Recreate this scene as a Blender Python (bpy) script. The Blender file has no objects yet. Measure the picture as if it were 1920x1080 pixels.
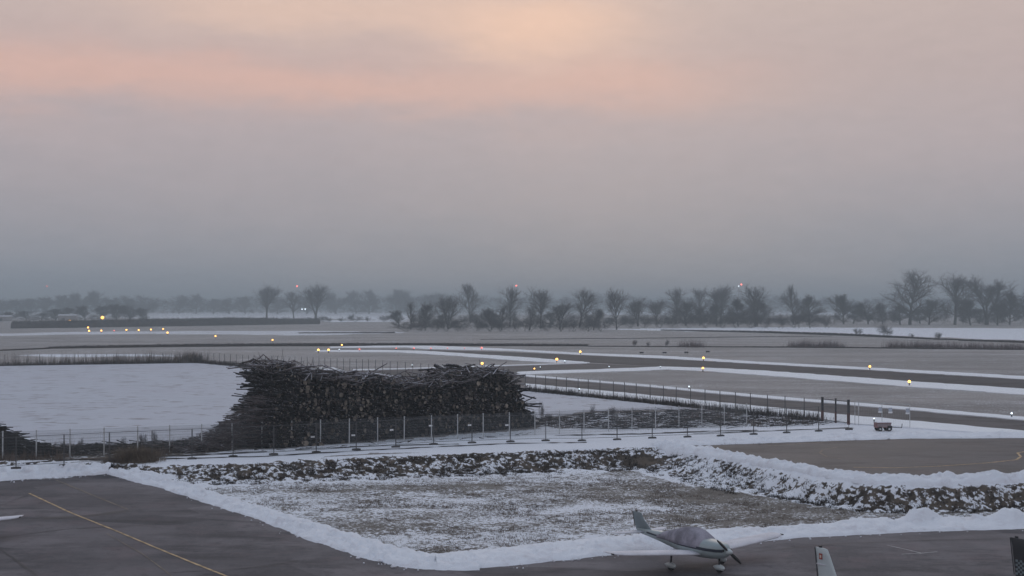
import bpy, math, random
import numpy as np
from mathutils import Vector, Matrix
R = math.radians
rng = random.Random(7)
sc = bpy.context.scene
COL = sc.collection

# ------------------------------------------------------------------ camera
F = 2600.0                      # focal length in photo pixels (1920 wide)
CAMZ = 12.0
PITCH = math.atan(35.0 / F)
cam_d = bpy.data.cameras.new('camera'); cam = bpy.data.objects.new('camera', cam_d); COL.objects.link(cam)
cam.location = (0, 0, CAMZ); cam.rotation_euler = (math.pi/2 + PITCH, 0, 0)
cam_d.sensor_width = 36; cam_d.lens = F / 1920 * 36; cam_d.clip_start = 0.5; cam_d.clip_end = 30000
sc.camera = cam
sc.render.resolution_x = 1920; sc.render.resolution_y = 1080
sc.view_settings.view_transform = 'Standard'; sc.view_settings.look = 'None'
sc.view_settings.gamma = 1; sc.view_settings.exposure = 0.38

# ------------------------------------------------------------------ node helper
class NT:
    def __init__(s, tree): s.t = tree; s.n = tree.nodes; s.l = tree.links
    def node(s, ty, **kw):
        n = s.n.new(ty)
        for k, v in kw.items(): setattr(n, k, v)
        return n
    def put(s, sock, v):
        if isinstance(v, bpy.types.NodeSocket): s.l.new(v, sock)
        elif v is not None:
            if sock.type == 'RGBA' and len(v) == 3: v = (*v, 1)
            sock.default_value = v
    def m(s, op, a, b=None, c=None, clamp=False):
        n = s.node('ShaderNodeMath', operation=op, use_clamp=clamp)
        s.put(n.inputs[0], a)
        if b is not None: s.put(n.inputs[1], b)
        if c is not None: s.put(n.inputs[2], c)
        return n.outputs[0]
    def vm(s, op, a, b=None, scale=None):
        n = s.node('ShaderNodeVectorMath', operation=op)
        s.put(n.inputs[0], a)
        if b is not None: s.put(n.inputs[1], b)
        if scale is not None: s.put(n.inputs['Scale'], scale)
        return n.outputs[0]
    def mix(s, f, a, b):
        n = s.node('ShaderNodeMix', data_type='RGBA')
        s.put(n.inputs[0], f); s.put(n.inputs[6], a); s.put(n.inputs[7], b)
        return n.outputs[2]
    def noise(s, vec, scale, detail=4, rough=0.55, dist=0.0):
        n = s.node('ShaderNodeTexNoise')
        s.put(n.inputs['Vector'], vec); n.inputs['Scale'].default_value = scale
        n.inputs['Detail'].default_value = detail; n.inputs['Roughness'].default_value = rough
        n.inputs['Distortion'].default_value = dist
        return n.outputs[0]
    def ramp(s, f, lo, hi):
        n = s.node('ShaderNodeMapRange', interpolation_type='SMOOTHSTEP')
        s.put(n.inputs[0], f); s.put(n.inputs[1], lo); s.put(n.inputs[2], hi)
        n.inputs[3].default_value = 0; n.inputs[4].default_value = 1
        return n.outputs[0]
    def cr(s, f, stops):
        n = s.node('ShaderNodeValToRGB'); s.put(n.inputs[0], f)
        e = n.color_ramp.elements
        while len(e) < len(stops): e.new(0.5)
        for i, (p, c) in enumerate(stops): e[i].position = p; e[i].color = (*c, 1)
        return n.outputs[0]

def lin(r, g, b):
    f = lambda c: (c/255/12.92) if c/255 <= 0.04045 else ((c/255+0.055)/1.055)**2.4
    return (f(r), f(g), f(b))

# ------------------------------------------------------------------ world
SUN_EL, SUN_AZ = R(9), R(4)     # the sun sits low behind the cloud in front of the camera
w = bpy.data.worlds.new('World'); sc.world = w; w.use_nodes = True
N = NT(w.node_tree); N.n.clear()
tc = N.node('ShaderNodeTexCoord').outputs['Generated']
sep = N.node('ShaderNodeSeparateXYZ'); N.l.new(tc, sep.inputs[0])
az = N.m('ARCTAN2', sep.outputs[0], sep.outputs[1])
el = N.m('ARCSINE', sep.outputs[2])
comb = N.node('ShaderNodeCombineXYZ'); N.l.new(az, comb.inputs[0]); N.l.new(N.m('MULTIPLY', el, 3.2), comb.inputs[1])
rot = N.node('ShaderNodeVectorRotate'); rot.rotation_type = 'Z_AXIS'; N.l.new(comb.outputs[0], rot.inputs[0]); rot.inputs['Angle'].default_value = R(14)
c2 = rot.outputs[0]
nA = N.noise(c2, 5.5, 6, 0.55, 0.5)
nB = N.noise(c2, 16, 6, 0.6, 0.7)
wob = N.m('ADD', N.m('MULTIPLY', N.m('SUBTRACT', nA, 0.5), 0.040), N.m('MULTIPLY', N.m('SUBTRACT', nB, 0.5), 0.022))
elw = N.m('ADD', el, wob)
t = N.m('DIVIDE', elw, 0.30, clamp=True)
base = N.cr(t, [(0.0, lin(112,122,136)), (0.08, lin(124,130,141)), (0.24, lin(146,142,148)), (0.40, lin(160,150,153)),
                (0.56, lin(167,152,152)), (0.72, lin(178,161,156)), (0.86, lin(186,170,164)), (1.0, lin(176,172,176))])
def blob(px, py, sx, sy, warp=1.0):
    a0 = (px-960)/F; e0 = (575-py)/F
    da = N.m('DIVIDE', N.m('SUBTRACT', N.m('ADD', az, N.m('MULTIPLY', wob, 1.5)), a0), sx/F)
    de = N.m('DIVIDE', N.m('SUBTRACT', elw, e0), sy/F)
    q = N.m('ADD', N.m('MULTIPLY', da, da), N.m('MULTIPLY', de, de))
    return N.m('EXPONENT', N.m('MULTIPLY', q, -1.0))
pink = lin(206,164,148); peach = lin(228,188,162); grey = lin(152,146,152)
col = base
col = N.mix(N.m('MULTIPLY', blob(60, 150, 520, 50), 0.55), col, pink)
col = N.mix(N.m('MULTIPLY', blob(640, 165, 420, 42), 0.5), col, pink)
col = N.mix(N.m('MULTIPLY', blob(1180, 160, 260, 55), 0.5), col, pink)
col = N.mix(N.m('MULTIPLY', blob(1010, 55, 210, 70), 0.62), col, peach)
col = N.mix(N.m('MULTIPLY', blob(560, 20, 380, 60), 0.35), col, peach)
col = N.mix(N.m('MULTIPLY', blob(760, 128, 200, 22), 0.10), col, grey)
col = N.mix(N.m('MULTIPLY', blob(1700, 120, 420, 130), 0.35), col, lin(172,157,152))
# fine streaks in the cloud sheet
st = N.m('SUBTRACT', N.noise(c2, 42, 5, 0.6, 0.4), 0.5)
col = N.vm('SCALE', col, scale=N.m('ADD', 1.03, N.m('MULTIPLY', st, 0.14)))
# overhead the cloud sheet is a dim blue grey
up = N.ramp(el, 0.24, 0.75)
col = N.mix(up, col, (0.31, 0.355, 0.43))
sky = N.node('ShaderNodeTexSky', sky_type='NISHITA'); sky.sun_disc = False
sky.sun_elevation = SUN_EL; sky.sun_rotation = SUN_AZ
tot = N.mix(0.99, sky.outputs[0], N.vm('SCALE', col, scale=10.0))
bg = N.node('ShaderNodeBackground'); N.l.new(tot, bg.inputs[0]); bg.inputs[1].default_value = 0.1
wo = N.node('ShaderNodeOutputWorld'); N.l.new(bg.outputs[0], wo.inputs[0])

sd = bpy.data.lights.new('sun', 'SUN'); so = bpy.data.objects.new('sun', sd); COL.objects.link(so)
sd.energy = 0.28; sd.angle = R(35); sd.color = (1.0, 0.86, 0.76)
so.rotation_euler = Vector((math.sin(SUN_AZ)*math.cos(R(26)), math.cos(SUN_AZ)*math.cos(R(26)), math.sin(R(26)))).to_track_quat('Z', 'Y').to_euler()

# ------------------------------------------------------------------ object helpers
def tag(o, label=None, cat=None, group=None, kind=None):
    if label: o['label'] = label
    if cat: o['category'] = cat
    if group: o['group'] = group
    if kind: o['kind'] = kind
    return o
def empty(name, loc=(0,0,0), rz=0, label=None, cat=None, group=None):
    o = bpy.data.objects.new(name, None); COL.objects.link(o); o.empty_display_size = 0.3
    o.location = loc; o.rotation_euler = (0, 0, rz); return tag(o, label, cat, group)
def link(name, me, parent=None):
    o = bpy.data.objects.new(name, me); COL.objects.link(o)
    if parent is not None: o.parent = parent
    return o
def kids(o): return list(o.children)
def copy_tree(o, parent=None):
    c = o.copy(); COL.objects.link(c); c.parent = parent
    for ch in kids(o): copy_tree(ch, c)
    return c
class MB:
    def __init__(s): s.v = []; s.f = []; s.mi = []
    def add(s, vs, fs, mi=0):
        b = len(s.v); s.v.extend([tuple(v) for v in vs]); s.f.extend([tuple(b+i for i in f) for f in fs]); s.mi.extend([mi]*len(fs))
    def box(s, c, d, rz=0, mi=0, M=None):
        x, y, z = d[0]/2, d[1]/2, d[2]/2
        vs = [Vector((sx*x, sy*y, sz*z)) for sx in (-1,1) for sy in (-1,1) for sz in (-1,1)]
        rm = Matrix.Rotation(rz, 3, 'Z') if M is None else M
        vs = [rm @ v + Vector(c) for v in vs]
        s.add(vs, [(0,1,3,2),(4,6,7,5),(0,4,5,1),(2,3,7,6),(0,2,6,4),(1,5,7,3)], mi)
    def tube(s, a, b, r0, r1=None, n=6, mi=0, cap=True, capmi=None):
        r1 = r0 if r1 is None else r1
        a = Vector(a); b = Vector(b); d = (b-a)
        if d.length < 1e-6: return
        d.normalize(); u = d.orthogonal().normalized(); v = d.cross(u)
        vs = []
        for p, r in ((a, r0), (b, r1)):
            for i in range(n):
                t = 2*math.pi*i/n; vs.append(p + (u*math.cos(t)+v*math.sin(t))*r)
        s.add(vs, [(i, (i+1) % n, n+(i+1) % n, n+i) for i in range(n)], mi)
        if cap: s.add(vs, [tuple(range(n-1, -1, -1)), tuple(range(n, 2*n))], mi if capmi is None else capmi)
    def path(s, pts, r, n=6, mi=0):
        for i in range(len(pts)-1): s.tube(pts[i], pts[i+1], r, r, n, mi)
    def loft(s, rings, mi=0, cap=True):
        n = len(rings[0]); vs = [p for r in rings for p in r]
        fs = [(k*n+i, k*n+(i+1) % n, (k+1)*n+(i+1) % n, (k+1)*n+i) for k in range(len(rings)-1) for i in range(n)]
        if cap: fs += [tuple(range(n-1, -1, -1)), tuple(range((len(rings)-1)*n, len(rings)*n))]
        s.add(vs, fs, mi)
    def ball(s, c, r, n=10, m=6, mi=0):
        c = Vector(c); r = (r, r, r) if not hasattr(r, '__len__') else r
        rings = [[c + Vector((math.cos(2*math.pi*i/n)*math.sin(p)*r[0], math.sin(2*math.pi*i/n)*math.sin(p)*r[1], -math.cos(p)*r[2])) for i in range(n)] for p in [math.pi*(k+0.12)/(m+0.24) for k in range(m+1)]]
        s.loft(rings, mi)
    def mesh(s, name, mats, smooth=False):
        me = bpy.data.meshes.new(name); me.from_pydata(s.v, [], s.f)
        for m in (mats if isinstance(mats, (list, tuple)) else [mats]): me.materials.append(m)
        if any(s.mi): me.polygons.foreach_set('material_index', s.mi)
        if smooth: me.polygons.foreach_set('use_smooth', [True]*len(me.polygons))
        me.update(); return me
    def build(s, name, mats, parent=None, smooth=False): return link(name, s.mesh(name, mats, smooth), parent)
def np_mesh(name, verts, faces, mat, smooth=False, attrs=None):
    """verts (n,3), faces (m,k) numpy"""
    me = bpy.data.meshes.new(name); n = len(verts); m, k = faces.shape
    me.vertices.add(n); me.vertices.foreach_set('co', np.asarray(verts, np.float32).ravel())
    me.loops.add(m*k); me.loops.foreach_set('vertex_index', faces.astype(np.int32).ravel())
    me.polygons.add(m); me.polygons.foreach_set('loop_start', np.arange(0, m*k, k, dtype=np.int32))
    me.polygons.foreach_set('loop_total', np.full(m, k, np.int32))
    if smooth: me.polygons.foreach_set('use_smooth', np.ones(m, bool))
    me.materials.append(mat); me.update(calc_edges=True)
    for an, av in (attrs or {}).items():
        a = me.attributes.new(an, 'FLOAT', 'POINT'); a.data.foreach_set('value', np.asarray(av, np.float32))
    me.validate(); return me
def grid_faces(ny, nx):
    i = np.arange((ny-1)*(nx-1)); r = i//(nx-1); c = i % (nx-1); b = r*nx+c
    return np.stack([b, b+1, b+nx+1, b+nx], 1)

def vnoise(x, y, seed=0):
    """smooth value noise 0..1"""
    xi = np.floor(x).astype(np.int64); yi = np.floor(y).astype(np.int64); fx = x-xi; fy = y-yi
    fx = fx*fx*(3-2*fx); fy = fy*fy*(3-2*fy)
    def h(a, b):
        q = (a*374761393 + b*668265263 + seed*974634777) & 0xFFFFFFFF
        q = ((q ^ (q >> 13))*1274126177) & 0xFFFFFFFF
        return ((q ^ (q >> 16)) & 0xFFFF)/65535.0
    return (h(xi,yi)*(1-fx)+h(xi+1,yi)*fx)*(1-fy)+(h(xi,yi+1)*(1-fx)+h(xi+1,yi+1)*fx)*fy
def fbm(x, y, seed=0, o=3):
    s = 0; a = 0.5
    for k in range(o): s = s + a*vnoise(x*2**k, y*2**k, seed+k); a /= 2
    return s/(1-0.5**o)

# ------------------------------------------------------------------ photo pixel -> place
cp, sp = math.cos(PITCH), math.sin(PITCH)
def ray(px, py):
    dx = (px-960)/F; dz = (540-py)/F
    return dx, cp-dz*sp, sp+dz*cp
FZ = 1.5                                   # level of the airfield; the near apron is lower
def P(px, py, z=FZ):
    x, y, q = ray(px, py); k = (z-CAMZ)/q
    return (x*k, y*k, z)
def AT(px, py, D):
    x, y, q = ray(px, py); k = D/y
    return (x*k, D, CAMZ+q*k)
# crest of the bank between the basin and the airfield
crest = np.array([P(a, b)[:2] for a, b in [(-700,868),(0,866),(200,867),(300,873),(450,868),(700,855),(960,845),(1130,839),(1230,837),(1285,842),
                                           (1350,856),(1450,876),(1560,896),(1640,906),(1750,907),(1920,901),(2300,890),(3200,880)]])
def sdist(x, y):
    best = np.full(np.shape(x), 1e9); sgn = np.zeros(np.shape(x))
    for (ax, ay), (bx, by) in zip(crest[:-1], crest[1:]):
        dx, dy = bx-ax, by-ay; L = dx*dx+dy*dy
        t = np.clip(((x-ax)*dx+(y-ay)*dy)/L, 0, 1); ex = x-(ax+t*dx); ey = y-(ay+t*dy)
        d = np.hypot(ex, ey); cr = dx*ey-dy*ex
        m = d < best; best = np.where(m, d, best); sgn = np.where(m, np.sign(cr), sgn)
    return -best*sgn                        # positive on the basin side
sm = lambda t: np.clip(t, 0, 1)**2*(3-2*np.clip(t, 0, 1))
def basin(x, y):
    wgt = 1-0.72*sm((x+30)/34)
    return np.clip(0.031*(np.clip(y, -100, 110)-62), 0, 1.2)*wgt
def height(x, y):
    x = np.asarray(x, float); y = np.asarray(y, float); s = sdist(x, y); b = basin(x, y)
    k = sm(s/(3.6-1.7*sm((x-10)/8)))
    return FZ*(1-k)+np.minimum(b, FZ)*k
def G(px, py, dz=0.0):
    """where the sight line of a photo pixel meets the terrain"""
    x, y, q = ray(px, py); lo, hi = 30/y, 400/y
    for _ in range(40):
        m = (lo+hi)/2
        if CAMZ+q*m > float(height(x*m, y*m))+dz: lo = m
        else: hi = m
    return (x*lo, y*lo, float(height(x*lo, y*lo))+dz)
def inpoly(x, y, poly):
    r = np.zeros(np.shape(x), bool); n = len(poly); j = n-1
    for i in range(n):
        xi, yi = poly[i][:2]; xj, yj = poly[j][:2]
        if yi != yj:
            c = ((yi > y) != (yj > y)) & (x < (xj-xi)*(y-yi)/(yj-yi)+xi); r ^= c
        j = i
    return r

# ------------------------------------------------------------------ materials
def mat(name, color, rough=0.8, spec=0.3, metal=0.0, nscale=None, namt=0.25, emit=None, es=0.0):
    m = bpy.data.materials.new(name); m.use_nodes = True; N = NT(m.node_tree)
    b = N.n['Principled BSDF']; b.inputs['Roughness'].default_value = rough; b.inputs['Specular IOR Level'].default_value = spec
    b.inputs['Metallic'].default_value = metal
    if nscale:
        tcx = N.node('ShaderNodeNewGeometry').outputs['Position']
        n = N.noise(tcx, nscale, 4, 0.6)
        lo = tuple(c*(1-namt) for c in color); hi = tuple(min(1, c*(1+namt)) for c in color)
        N.put(b.inputs['Base Color'], N.mix(N.ramp(n, 0.3, 0.7), lo, hi))
    else: N.put(b.inputs['Base Color'], color)
    if emit: N.put(b.inputs['Emission Color'], emit); b.inputs['Emission Strength'].default_value = es
    return m
SNOW = (0.82, 0.85, 0.92)
def snow_mat(name='snow', dirt=0.25, scale=0.6, furrow=0.0):
    m = bpy.data.materials.new(name); m.use_nodes = True; N = NT(m.node_tree); b = N.n['Principled BSDF']
    p = N.node('ShaderNodeNewGeometry').outputs['Position']
    n1 = N.noise(p, scale, 6, 0.65); n2 = N.noise(p, scale*7, 4, 0.6)
    c = N.mix(N.m('MULTIPLY', N.ramp(n1, 0.50, 0.72), dirt), SNOW, (0.50, 0.47, 0.52))
    c = N.mix(N.m('MULTIPLY', N.ramp(n2, 0.62, 0.75), dirt*0.9), c, (0.34, 0.31, 0.34))
    if furrow:
        mp = N.node('ShaderNodeMapping'); N.l.new(p, mp.inputs[0]); mp.inputs['Rotation'].default_value = (0,0,R(-8)); mp.inputs['Scale'].default_value = (0.5, 0.75, 1)
        nf = N.noise(mp.outputs[0], 0.9, 3, 0.6); c = N.mix(N.m('MULTIPLY', N.ramp(nf, 0.575, 0.66), furrow), c, (0.22, 0.20, 0.22))
        nf3 = N.noise(mp.outputs[0], 0.35, 5, 0.7); c = N.mix(N.m('MULTIPLY', N.ramp(nf3, 0.5, 0.62), 0.22), c, (0.34, 0.35, 0.40))
        nf2 = N.noise(mp.outputs[0], 0.12, 3, 0.5); c = N.mix(N.m('MULTIPLY', N.ramp(nf2, 0.4, 0.7), 0.12), c, (0.5, 0.47, 0.56))
    N.put(b.inputs['Base Color'], c); b.inputs['Roughness'].default_value = 0.75; b.inputs['Specular IOR Level'].default_value = 0.2
    bp = N.node('ShaderNodeBump'); bp.inputs['Strength'].default_value = 0.6; bp.inputs['Distance'].default_value = 0.08
    N.l.new(N.noise(p, scale*5, 5, 0.65), bp.inputs['Height']); N.l.new(bp.outputs[0], b.inputs['Normal'])
    return m
def ground_mat():
    m = bpy.data.materials.new('frosted grass and snow'); m.use_nodes = True; N = NT(m.node_tree); b = N.n['Principled BSDF']
    p = N.node('ShaderNodeNewGeometry').outputs['Position']
    at = lambda n: N.node('ShaderNodeAttribute', attribute_name=n).outputs['Fac']
    mp = N.node('ShaderNodeMapping'); N.l.new(p, mp.inputs[0]); mp.inputs['Rotation'].default_value = (0,0,R(20)); mp.inputs['Scale'].default_value = (0.5, 1.0, 1)
    big = N.noise(mp.outputs[0], 0.11, 5, 0.65)
    mid = N.noise(mp.outputs[0], 0.9, 4, 0.6)
    fine = N.noise(p, 4.6, 5, 0.75); clod = N.noise(p, 3.0, 4, 0.6)
    dk = at('clod')
    n = N.mix(dk, fine, clod)
    s = N.m('ADD', at('snowcover'), N.m('ADD', N.m('MULTIPLY', N.m('SUBTRACT', mid, 0.5), 0.5), N.m('MULTIPLY', N.m('SUBTRACT', big, 0.5), 0.55)))
    th = N.m('SUBTRACT', 1.0, s)
    th = N.m('ADD', 0.28, N.m('MULTIPLY', th, 0.44))
    f = N.ramp(n, N.m('SUBTRACT', th, 0.03), N.m('ADD', th, 0.04))
    g = N.mix(N.ramp(N.noise(p, 0.35, 5, 0.65), 0.35, 0.65), (0.125, 0.112, 0.100), (0.195, 0.182, 0.168))
    g = N.mix(N.m('MULTIPLY', N.ramp(N.noise(p, 7, 3, 0.7), 0.45, 0.65), 0.6), g, (0.07, 0.055, 0.042))
    far = N.mix(N.ramp(N.noise(mp.outputs[0], 0.05, 6, 0.6), 0.35, 0.65), (0.225, 0.208, 0.202), (0.325, 0.302, 0.295))
    g = N.mix(at('frost'), g, far)
    g = N.mix(dk, g, N.mix(N.ramp(N.noise(p, 1.1, 4, 0.6), 0.35, 0.65), (0.045, 0.036, 0.03), (0.125, 0.10, 0.08)))
    N.put(b.inputs['Base Color'], N.mix(f, g, SNOW))
    b.inputs['Roughness'].default_value = 0.85; b.inputs['Specular IOR Level'].default_value = 0.15
    bp = N.node('ShaderNodeBump'); bp.inputs['Strength'].default_value = 0.7; bp.inputs['Distance'].default_value = 0.10
    N.l.new(n, bp.inputs['Height']); N.l.new(bp.outputs[0], b.inputs['Normal'])
    return m
def asphalt(name, c0, c1, crack=True, rough=0.55):
    m = bpy.data.materials.new(name); m.use_nodes = True; N = NT(m.node_tree); b = N.n['Principled BSDF']
    p = N.node('ShaderNodeNewGeometry').outputs['Position']
    mp = N.node('ShaderNodeMapping'); N.l.new(p, mp.inputs[0]); mp.inputs['Rotation'].default_value = (0,0,R(35)); mp.inputs['Scale'].default_value = (0.35, 1.0, 1)
    n = N.noise(p, 0.22, 6, 0.6); n2 = N.noise(mp.outputs[0], 0.5, 5, 0.6); n3 = N.noise(p, 14, 3, 0.7)
    c = N.mix(N.ramp(n, 0.40, 0.60), c0, c1); c = N.mix(N.m('MULTIPLY', N.ramp(N.noise(p, 0.4, 4, 0.6), 0.5, 0.7), 0.35), c, (c1[0]*1.1, c1[1]*0.85, c1[2]*0.85))
    c = N.mix(N.m('MULTIPLY', N.ramp(n2, 0.48, 0.66), 0.75), c, tuple(x*0.55 for x in c0))
    n4 = N.noise(p, 1.3, 5, 0.7); c = N.mix(N.m('MULTIPLY', N.ramp(n4, 0.52, 0.66), 0.5), c, tuple(x*0.6 for x in c0)); n5 = N.noise(p, 3.7, 6, 0.8); c = N.mix(N.m('MULTIPLY', N.ramp(n5, 0.52, 0.7), 0.4), c, tuple(x*1.35 for x in c1)); n6 = N.noise(mp.outputs[0], 1.6, 6, 0.75); c = N.mix(N.m('MULTIPLY', N.ramp(n6, 0.58, 0.66), 0.45), c, tuple(x*0.5 for x in c0)); c = N.mix(N.m('MULTIPLY', N.ramp(n3, 0.5, 0.8), 0.35), c, tuple(min(1, x*1.7) for x in c1))
    mq = N.node('ShaderNodeMapping'); N.l.new(p, mq.inputs[0]); mq.inputs['Rotation'].default_value = (0,0,R(28)); mq.inputs['Scale'].default_value = (0.10, 0.22, 0.0)
    vo = N.node('ShaderNodeTexVoronoi', distance='CHEBYCHEV'); vo.inputs['Scale'].default_value = 1.0; N.l.new(mq.outputs[0], vo.inputs['Vector'])
    vs_ = N.node('ShaderNodeSeparateColor'); N.l.new(vo.outputs['Color'], vs_.inputs[0])
    c = N.mix(N.m('MULTIPLY', N.ramp(vs_.outputs[0], 0.45, 0.95), 0.38), c, tuple(x*0.45 for x in c0))
    c = N.mix(N.m('MULTIPLY', N.ramp(vs_.outputs[1], 0.6, 1.0), 0.3), c, tuple(x*1.35 for x in c1))
    if crack:
        v = N.node('ShaderNodeTexVoronoi', feature='DISTANCE_TO_EDGE'); v.inputs['Scale'].default_value = 0.13
        dn = N.vm('ADD', p, N.vm('SCALE', N.node('ShaderNodeTexNoise').outputs[1], scale=1.6)); N.l.new(dn, v.inputs['Vector'])
        c = N.mix(N.m('MULTIPLY', N.m('SUBTRACT', 1.0, N.ramp(v.outputs[0], 0.004, 0.016)), 0.55), c, (0.035, 0.033, 0.036))
    N.put(b.inputs['Base Color'], c)
    N.put(b.inputs['Roughness'], N.m('ADD', rough-0.12, N.m('MULTIPLY', n, 0.3)))
    b.inputs['Specular IOR Level'].default_value = 0.08
    return m
M = {}
SNOW = (0.78, 0.81, 0.88)
M['ground'] = ground_mat()
M['snow'] = snow_mat('snow', 0.18)
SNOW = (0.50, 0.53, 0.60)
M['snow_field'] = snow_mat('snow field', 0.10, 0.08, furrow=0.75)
SNOW = (0.82, 0.85, 0.90)
M['snow_bright'] = snow_mat('fresh ploughed snow', 0.12)
SNOW = (0.78, 0.81, 0.88)
M['snow_dirty'] = snow_mat('ploughed snow', 0.50, 0.9)
M['asphalt'] = asphalt('apron asphalt', (0.108, 0.101, 0.110), (0.172, 0.158, 0.168), False, 0.8)
M['asphalt_round'] = asphalt('round apron asphalt', (0.066, 0.063, 0.070), (0.098, 0.093, 0.100), False)
M['runway'] = asphalt('runway asphalt', (0.066, 0.062, 0.066), (0.085, 0.08, 0.084), False, 0.75)
M['taxi'] = asphalt('taxiway asphalt', (0.098, 0.092, 0.096), (0.125, 0.116, 0.12), False, 0.75)
M['yellow_line'] = mat('worn yellow paint', (0.42, 0.30, 0.17), 0.8, nscale=2.0, namt=0.4)
M['white_line'] = mat('worn white paint', (0.40, 0.39, 0.40), 0.8, nscale=3.0, namt=0.3)
M['faint_line'] = mat('faded yellow paint', (0.17, 0.14, 0.115), 0.8, nscale=2.0, namt=0.35)

# ------------------------------------------------------------------ ground sheet
def lines(spans):
    out = []
    for a, b, d in spans: out += list(np.arange(a, b, d))
    return out
gx = lines([(-48, 48, 0.19)]); x = 48.0; d = 0.22; ext = []
while x < 9000: ext.append(x); x += d; d *= 1.085
gx = np.array([-e for e in ext[::-1]] + gx[1:] + ext)
gy = [-400, -100, -30, 10, 35] + lines([(48, 58, 0.6), (58, 112, 0.21)]); y = 112.0; d = 0.3
while y < 9000: gy.append(y); y += d; d = max(d*1.02, y*0.006) if y < 1500 else d*1.12
gy = np.array(gy)
X, Y = np.meshgrid(gx, gy); X = X.ravel(); Y = Y.ravel()
Hh = height(X, Y); S = sdist(X, Y)
bankk = sm((S+0.1)/0.7)*(1-sm((S-(4.2-1.9*sm((X-10)/8)))/(1.2-0.4*sm((X-10)/8))))
near = (np.abs(X) < 60) & (Y < 125)
apron_px = [(-900,925),(0,903),(203,887),(300,915),(480,974),(560,1006),(680,1046),(760,1067),(840,1072),(960,1062),(1130,1044),(1300,1028),(1500,1009),(1700,999),(1920,992),(2600,975)]
apron_poly = [G(a, b)[:2] for a, b in apron_px] + [(90, 20), (-90, 20)]
on_apron = inpoly(X, Y, apron_poly)
bankk = bankk*(~inpoly(X, Y, [(p[0], p[1]+0.9) for p in apron_poly]))
# real lumps of earth on the bank, slight unevenness of the basin grass
lump = (fbm(X*1.7, Y*1.9, 3)-0.5)*0.50*bankk + (fbm(X*4, Y*4, 9, 2)-0.5)*0.20*bankk
uneven = (fbm(X*0.7, Y*0.7, 5)-0.5)*0.16*(S > 3)*(~on_apron)*near
edge_off = np.zeros_like(X)
Hh = Hh + lump + uneven
# snow cover, place by place
cov = np.full(X.shape, 0.30); frost = np.ones_like(X); clod = np.zeros_like(X)
jx = X + (fbm(X*0.5, Y*0.5, 21)-0.5)*1.6; jy = Y + (fbm(X*0.5, Y*0.5, 22)-0.5)*2.5
jfx = X + (fbm(X*0.05, Y*0.05, 31)-0.5)*12; jfy = Y + (fbm(X*0.05, Y*0.05, 32)-0.5)*9
def paint(poly_px, val, far=False):
    pl = [P(a, b)[:2] for a, b in poly_px]
    return inpoly(jfx if far else jx, jfy if far else jy, pl)
m = paint([(-700,596),(760,596),(760,590),(2300,594),(2300,576.8),(-700,576.8)], 0, True); cov[m] = 0.50
m = paint([(285,599),(600,598),(760,600),(770,586),(620,584),(440,585),(300,588)], 0, True); cov[m] = 1.25
m = paint([(620,604),(760,603),(760,600),(600,600)], 0, True); cov[m] = 0.9
m = paint([(1110,590),(1700,590),(1700,582),(1110,582)], 0, True); cov[m] = 1.15
m = paint([(1130,617),(1440,613.5),(1920,616),(2600,618),(2600,640),(1920,638),(1600,627),(1440,621.5),(1300,621)], 0, True); cov[m] = 1.2
m = paint([(-900,632),(0,630),(160,627),(300,626),(600,629),(740,624),(740,622),(500,620),(160,622),(0,626),(-900,628)], 0, True); cov[m] = 0.62
m = paint([(90,664),(200,664),(330,668),(120,670),(40,667)], 0, True); cov[m] = 0.9
# near field, between the fences and behind the bank
m = (Y < 190) & (S < 0.2) & paint([(-900,905),(-900,846),(0,846),(300,838),(420,846),(620,834),(1010,806),(1500,786),(1700,782),(2600,850),(2600,930),(1640,906),(1285,842),(700,850),(200,885)], 0); cov[m] = 0.98; frost[m] = 0.0
m = (Y < 190) & (S < 0.0) & paint([(1015,790),(1110,776),(1300,770),(1500,778),(1600,795),(1500,806),(1340,812),(1100,812),(1015,808)], 0); cov[m] = 0.80; clod[m] = 0.45; frost[m] = 0.2
m = (Y < 190) & (S < 0.0) & paint([(-900,846),(0,836),(160,838),(300,834),(420,822),(440,845),(300,858),(160,866),(0,870),(-900,880)], 0); cov[m] = 0.30; clod[m] = 0.8; frost[m] = 0
inb = S > 0.0
cov[inb] = 0.52; frost[inb] = 0.12
patchy = (fbm((X*0.94+Y*0.34)*0.10, (Y*0.94-X*0.34)*0.28, 71, 4)-0.5)*0.50+(fbm(X*0.9, Y*0.9, 72, 3)-0.5)*0.35
# the basin: whiter towards the left and near side, browner to the right
tt = sm((X-2)/14)*sm((Y-70)/14)
cov[inb] = (0.54-0.30*tt+patchy)[inb]
cov = np.where(inb & (bankk > 0.25), 0.40 + lump*1.0 + 0.22*sm((X-8)/6)*(1-sm((X-19)/3)), cov); clod = np.where(inb, np.maximum(clod*0, bankk), clod)
cov = np.where(near & (S > 3.4) & (S < 5.2) & (X < 12), cov+0.25, cov)
m = near & (np.abs(S) < 0.9) & (S < 0.35); cov[m] = 1.2; clod[m] = 0
m = inpoly(X, Y, [G(a, b)[:2] for a, b in [(1180,872),(1160,858),(1215,852),(1240,866),(1215,877)]]); cov[m] = -0.3
me = np_mesh('ground', np.stack([X, Y, Hh], 1), grid_faces(len(gy), len(gx)), M['ground'], True, {'snowcover': cov, 'frost': frost, 'clod': clod})
tag(link('ground', me), kind='structure')

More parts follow.
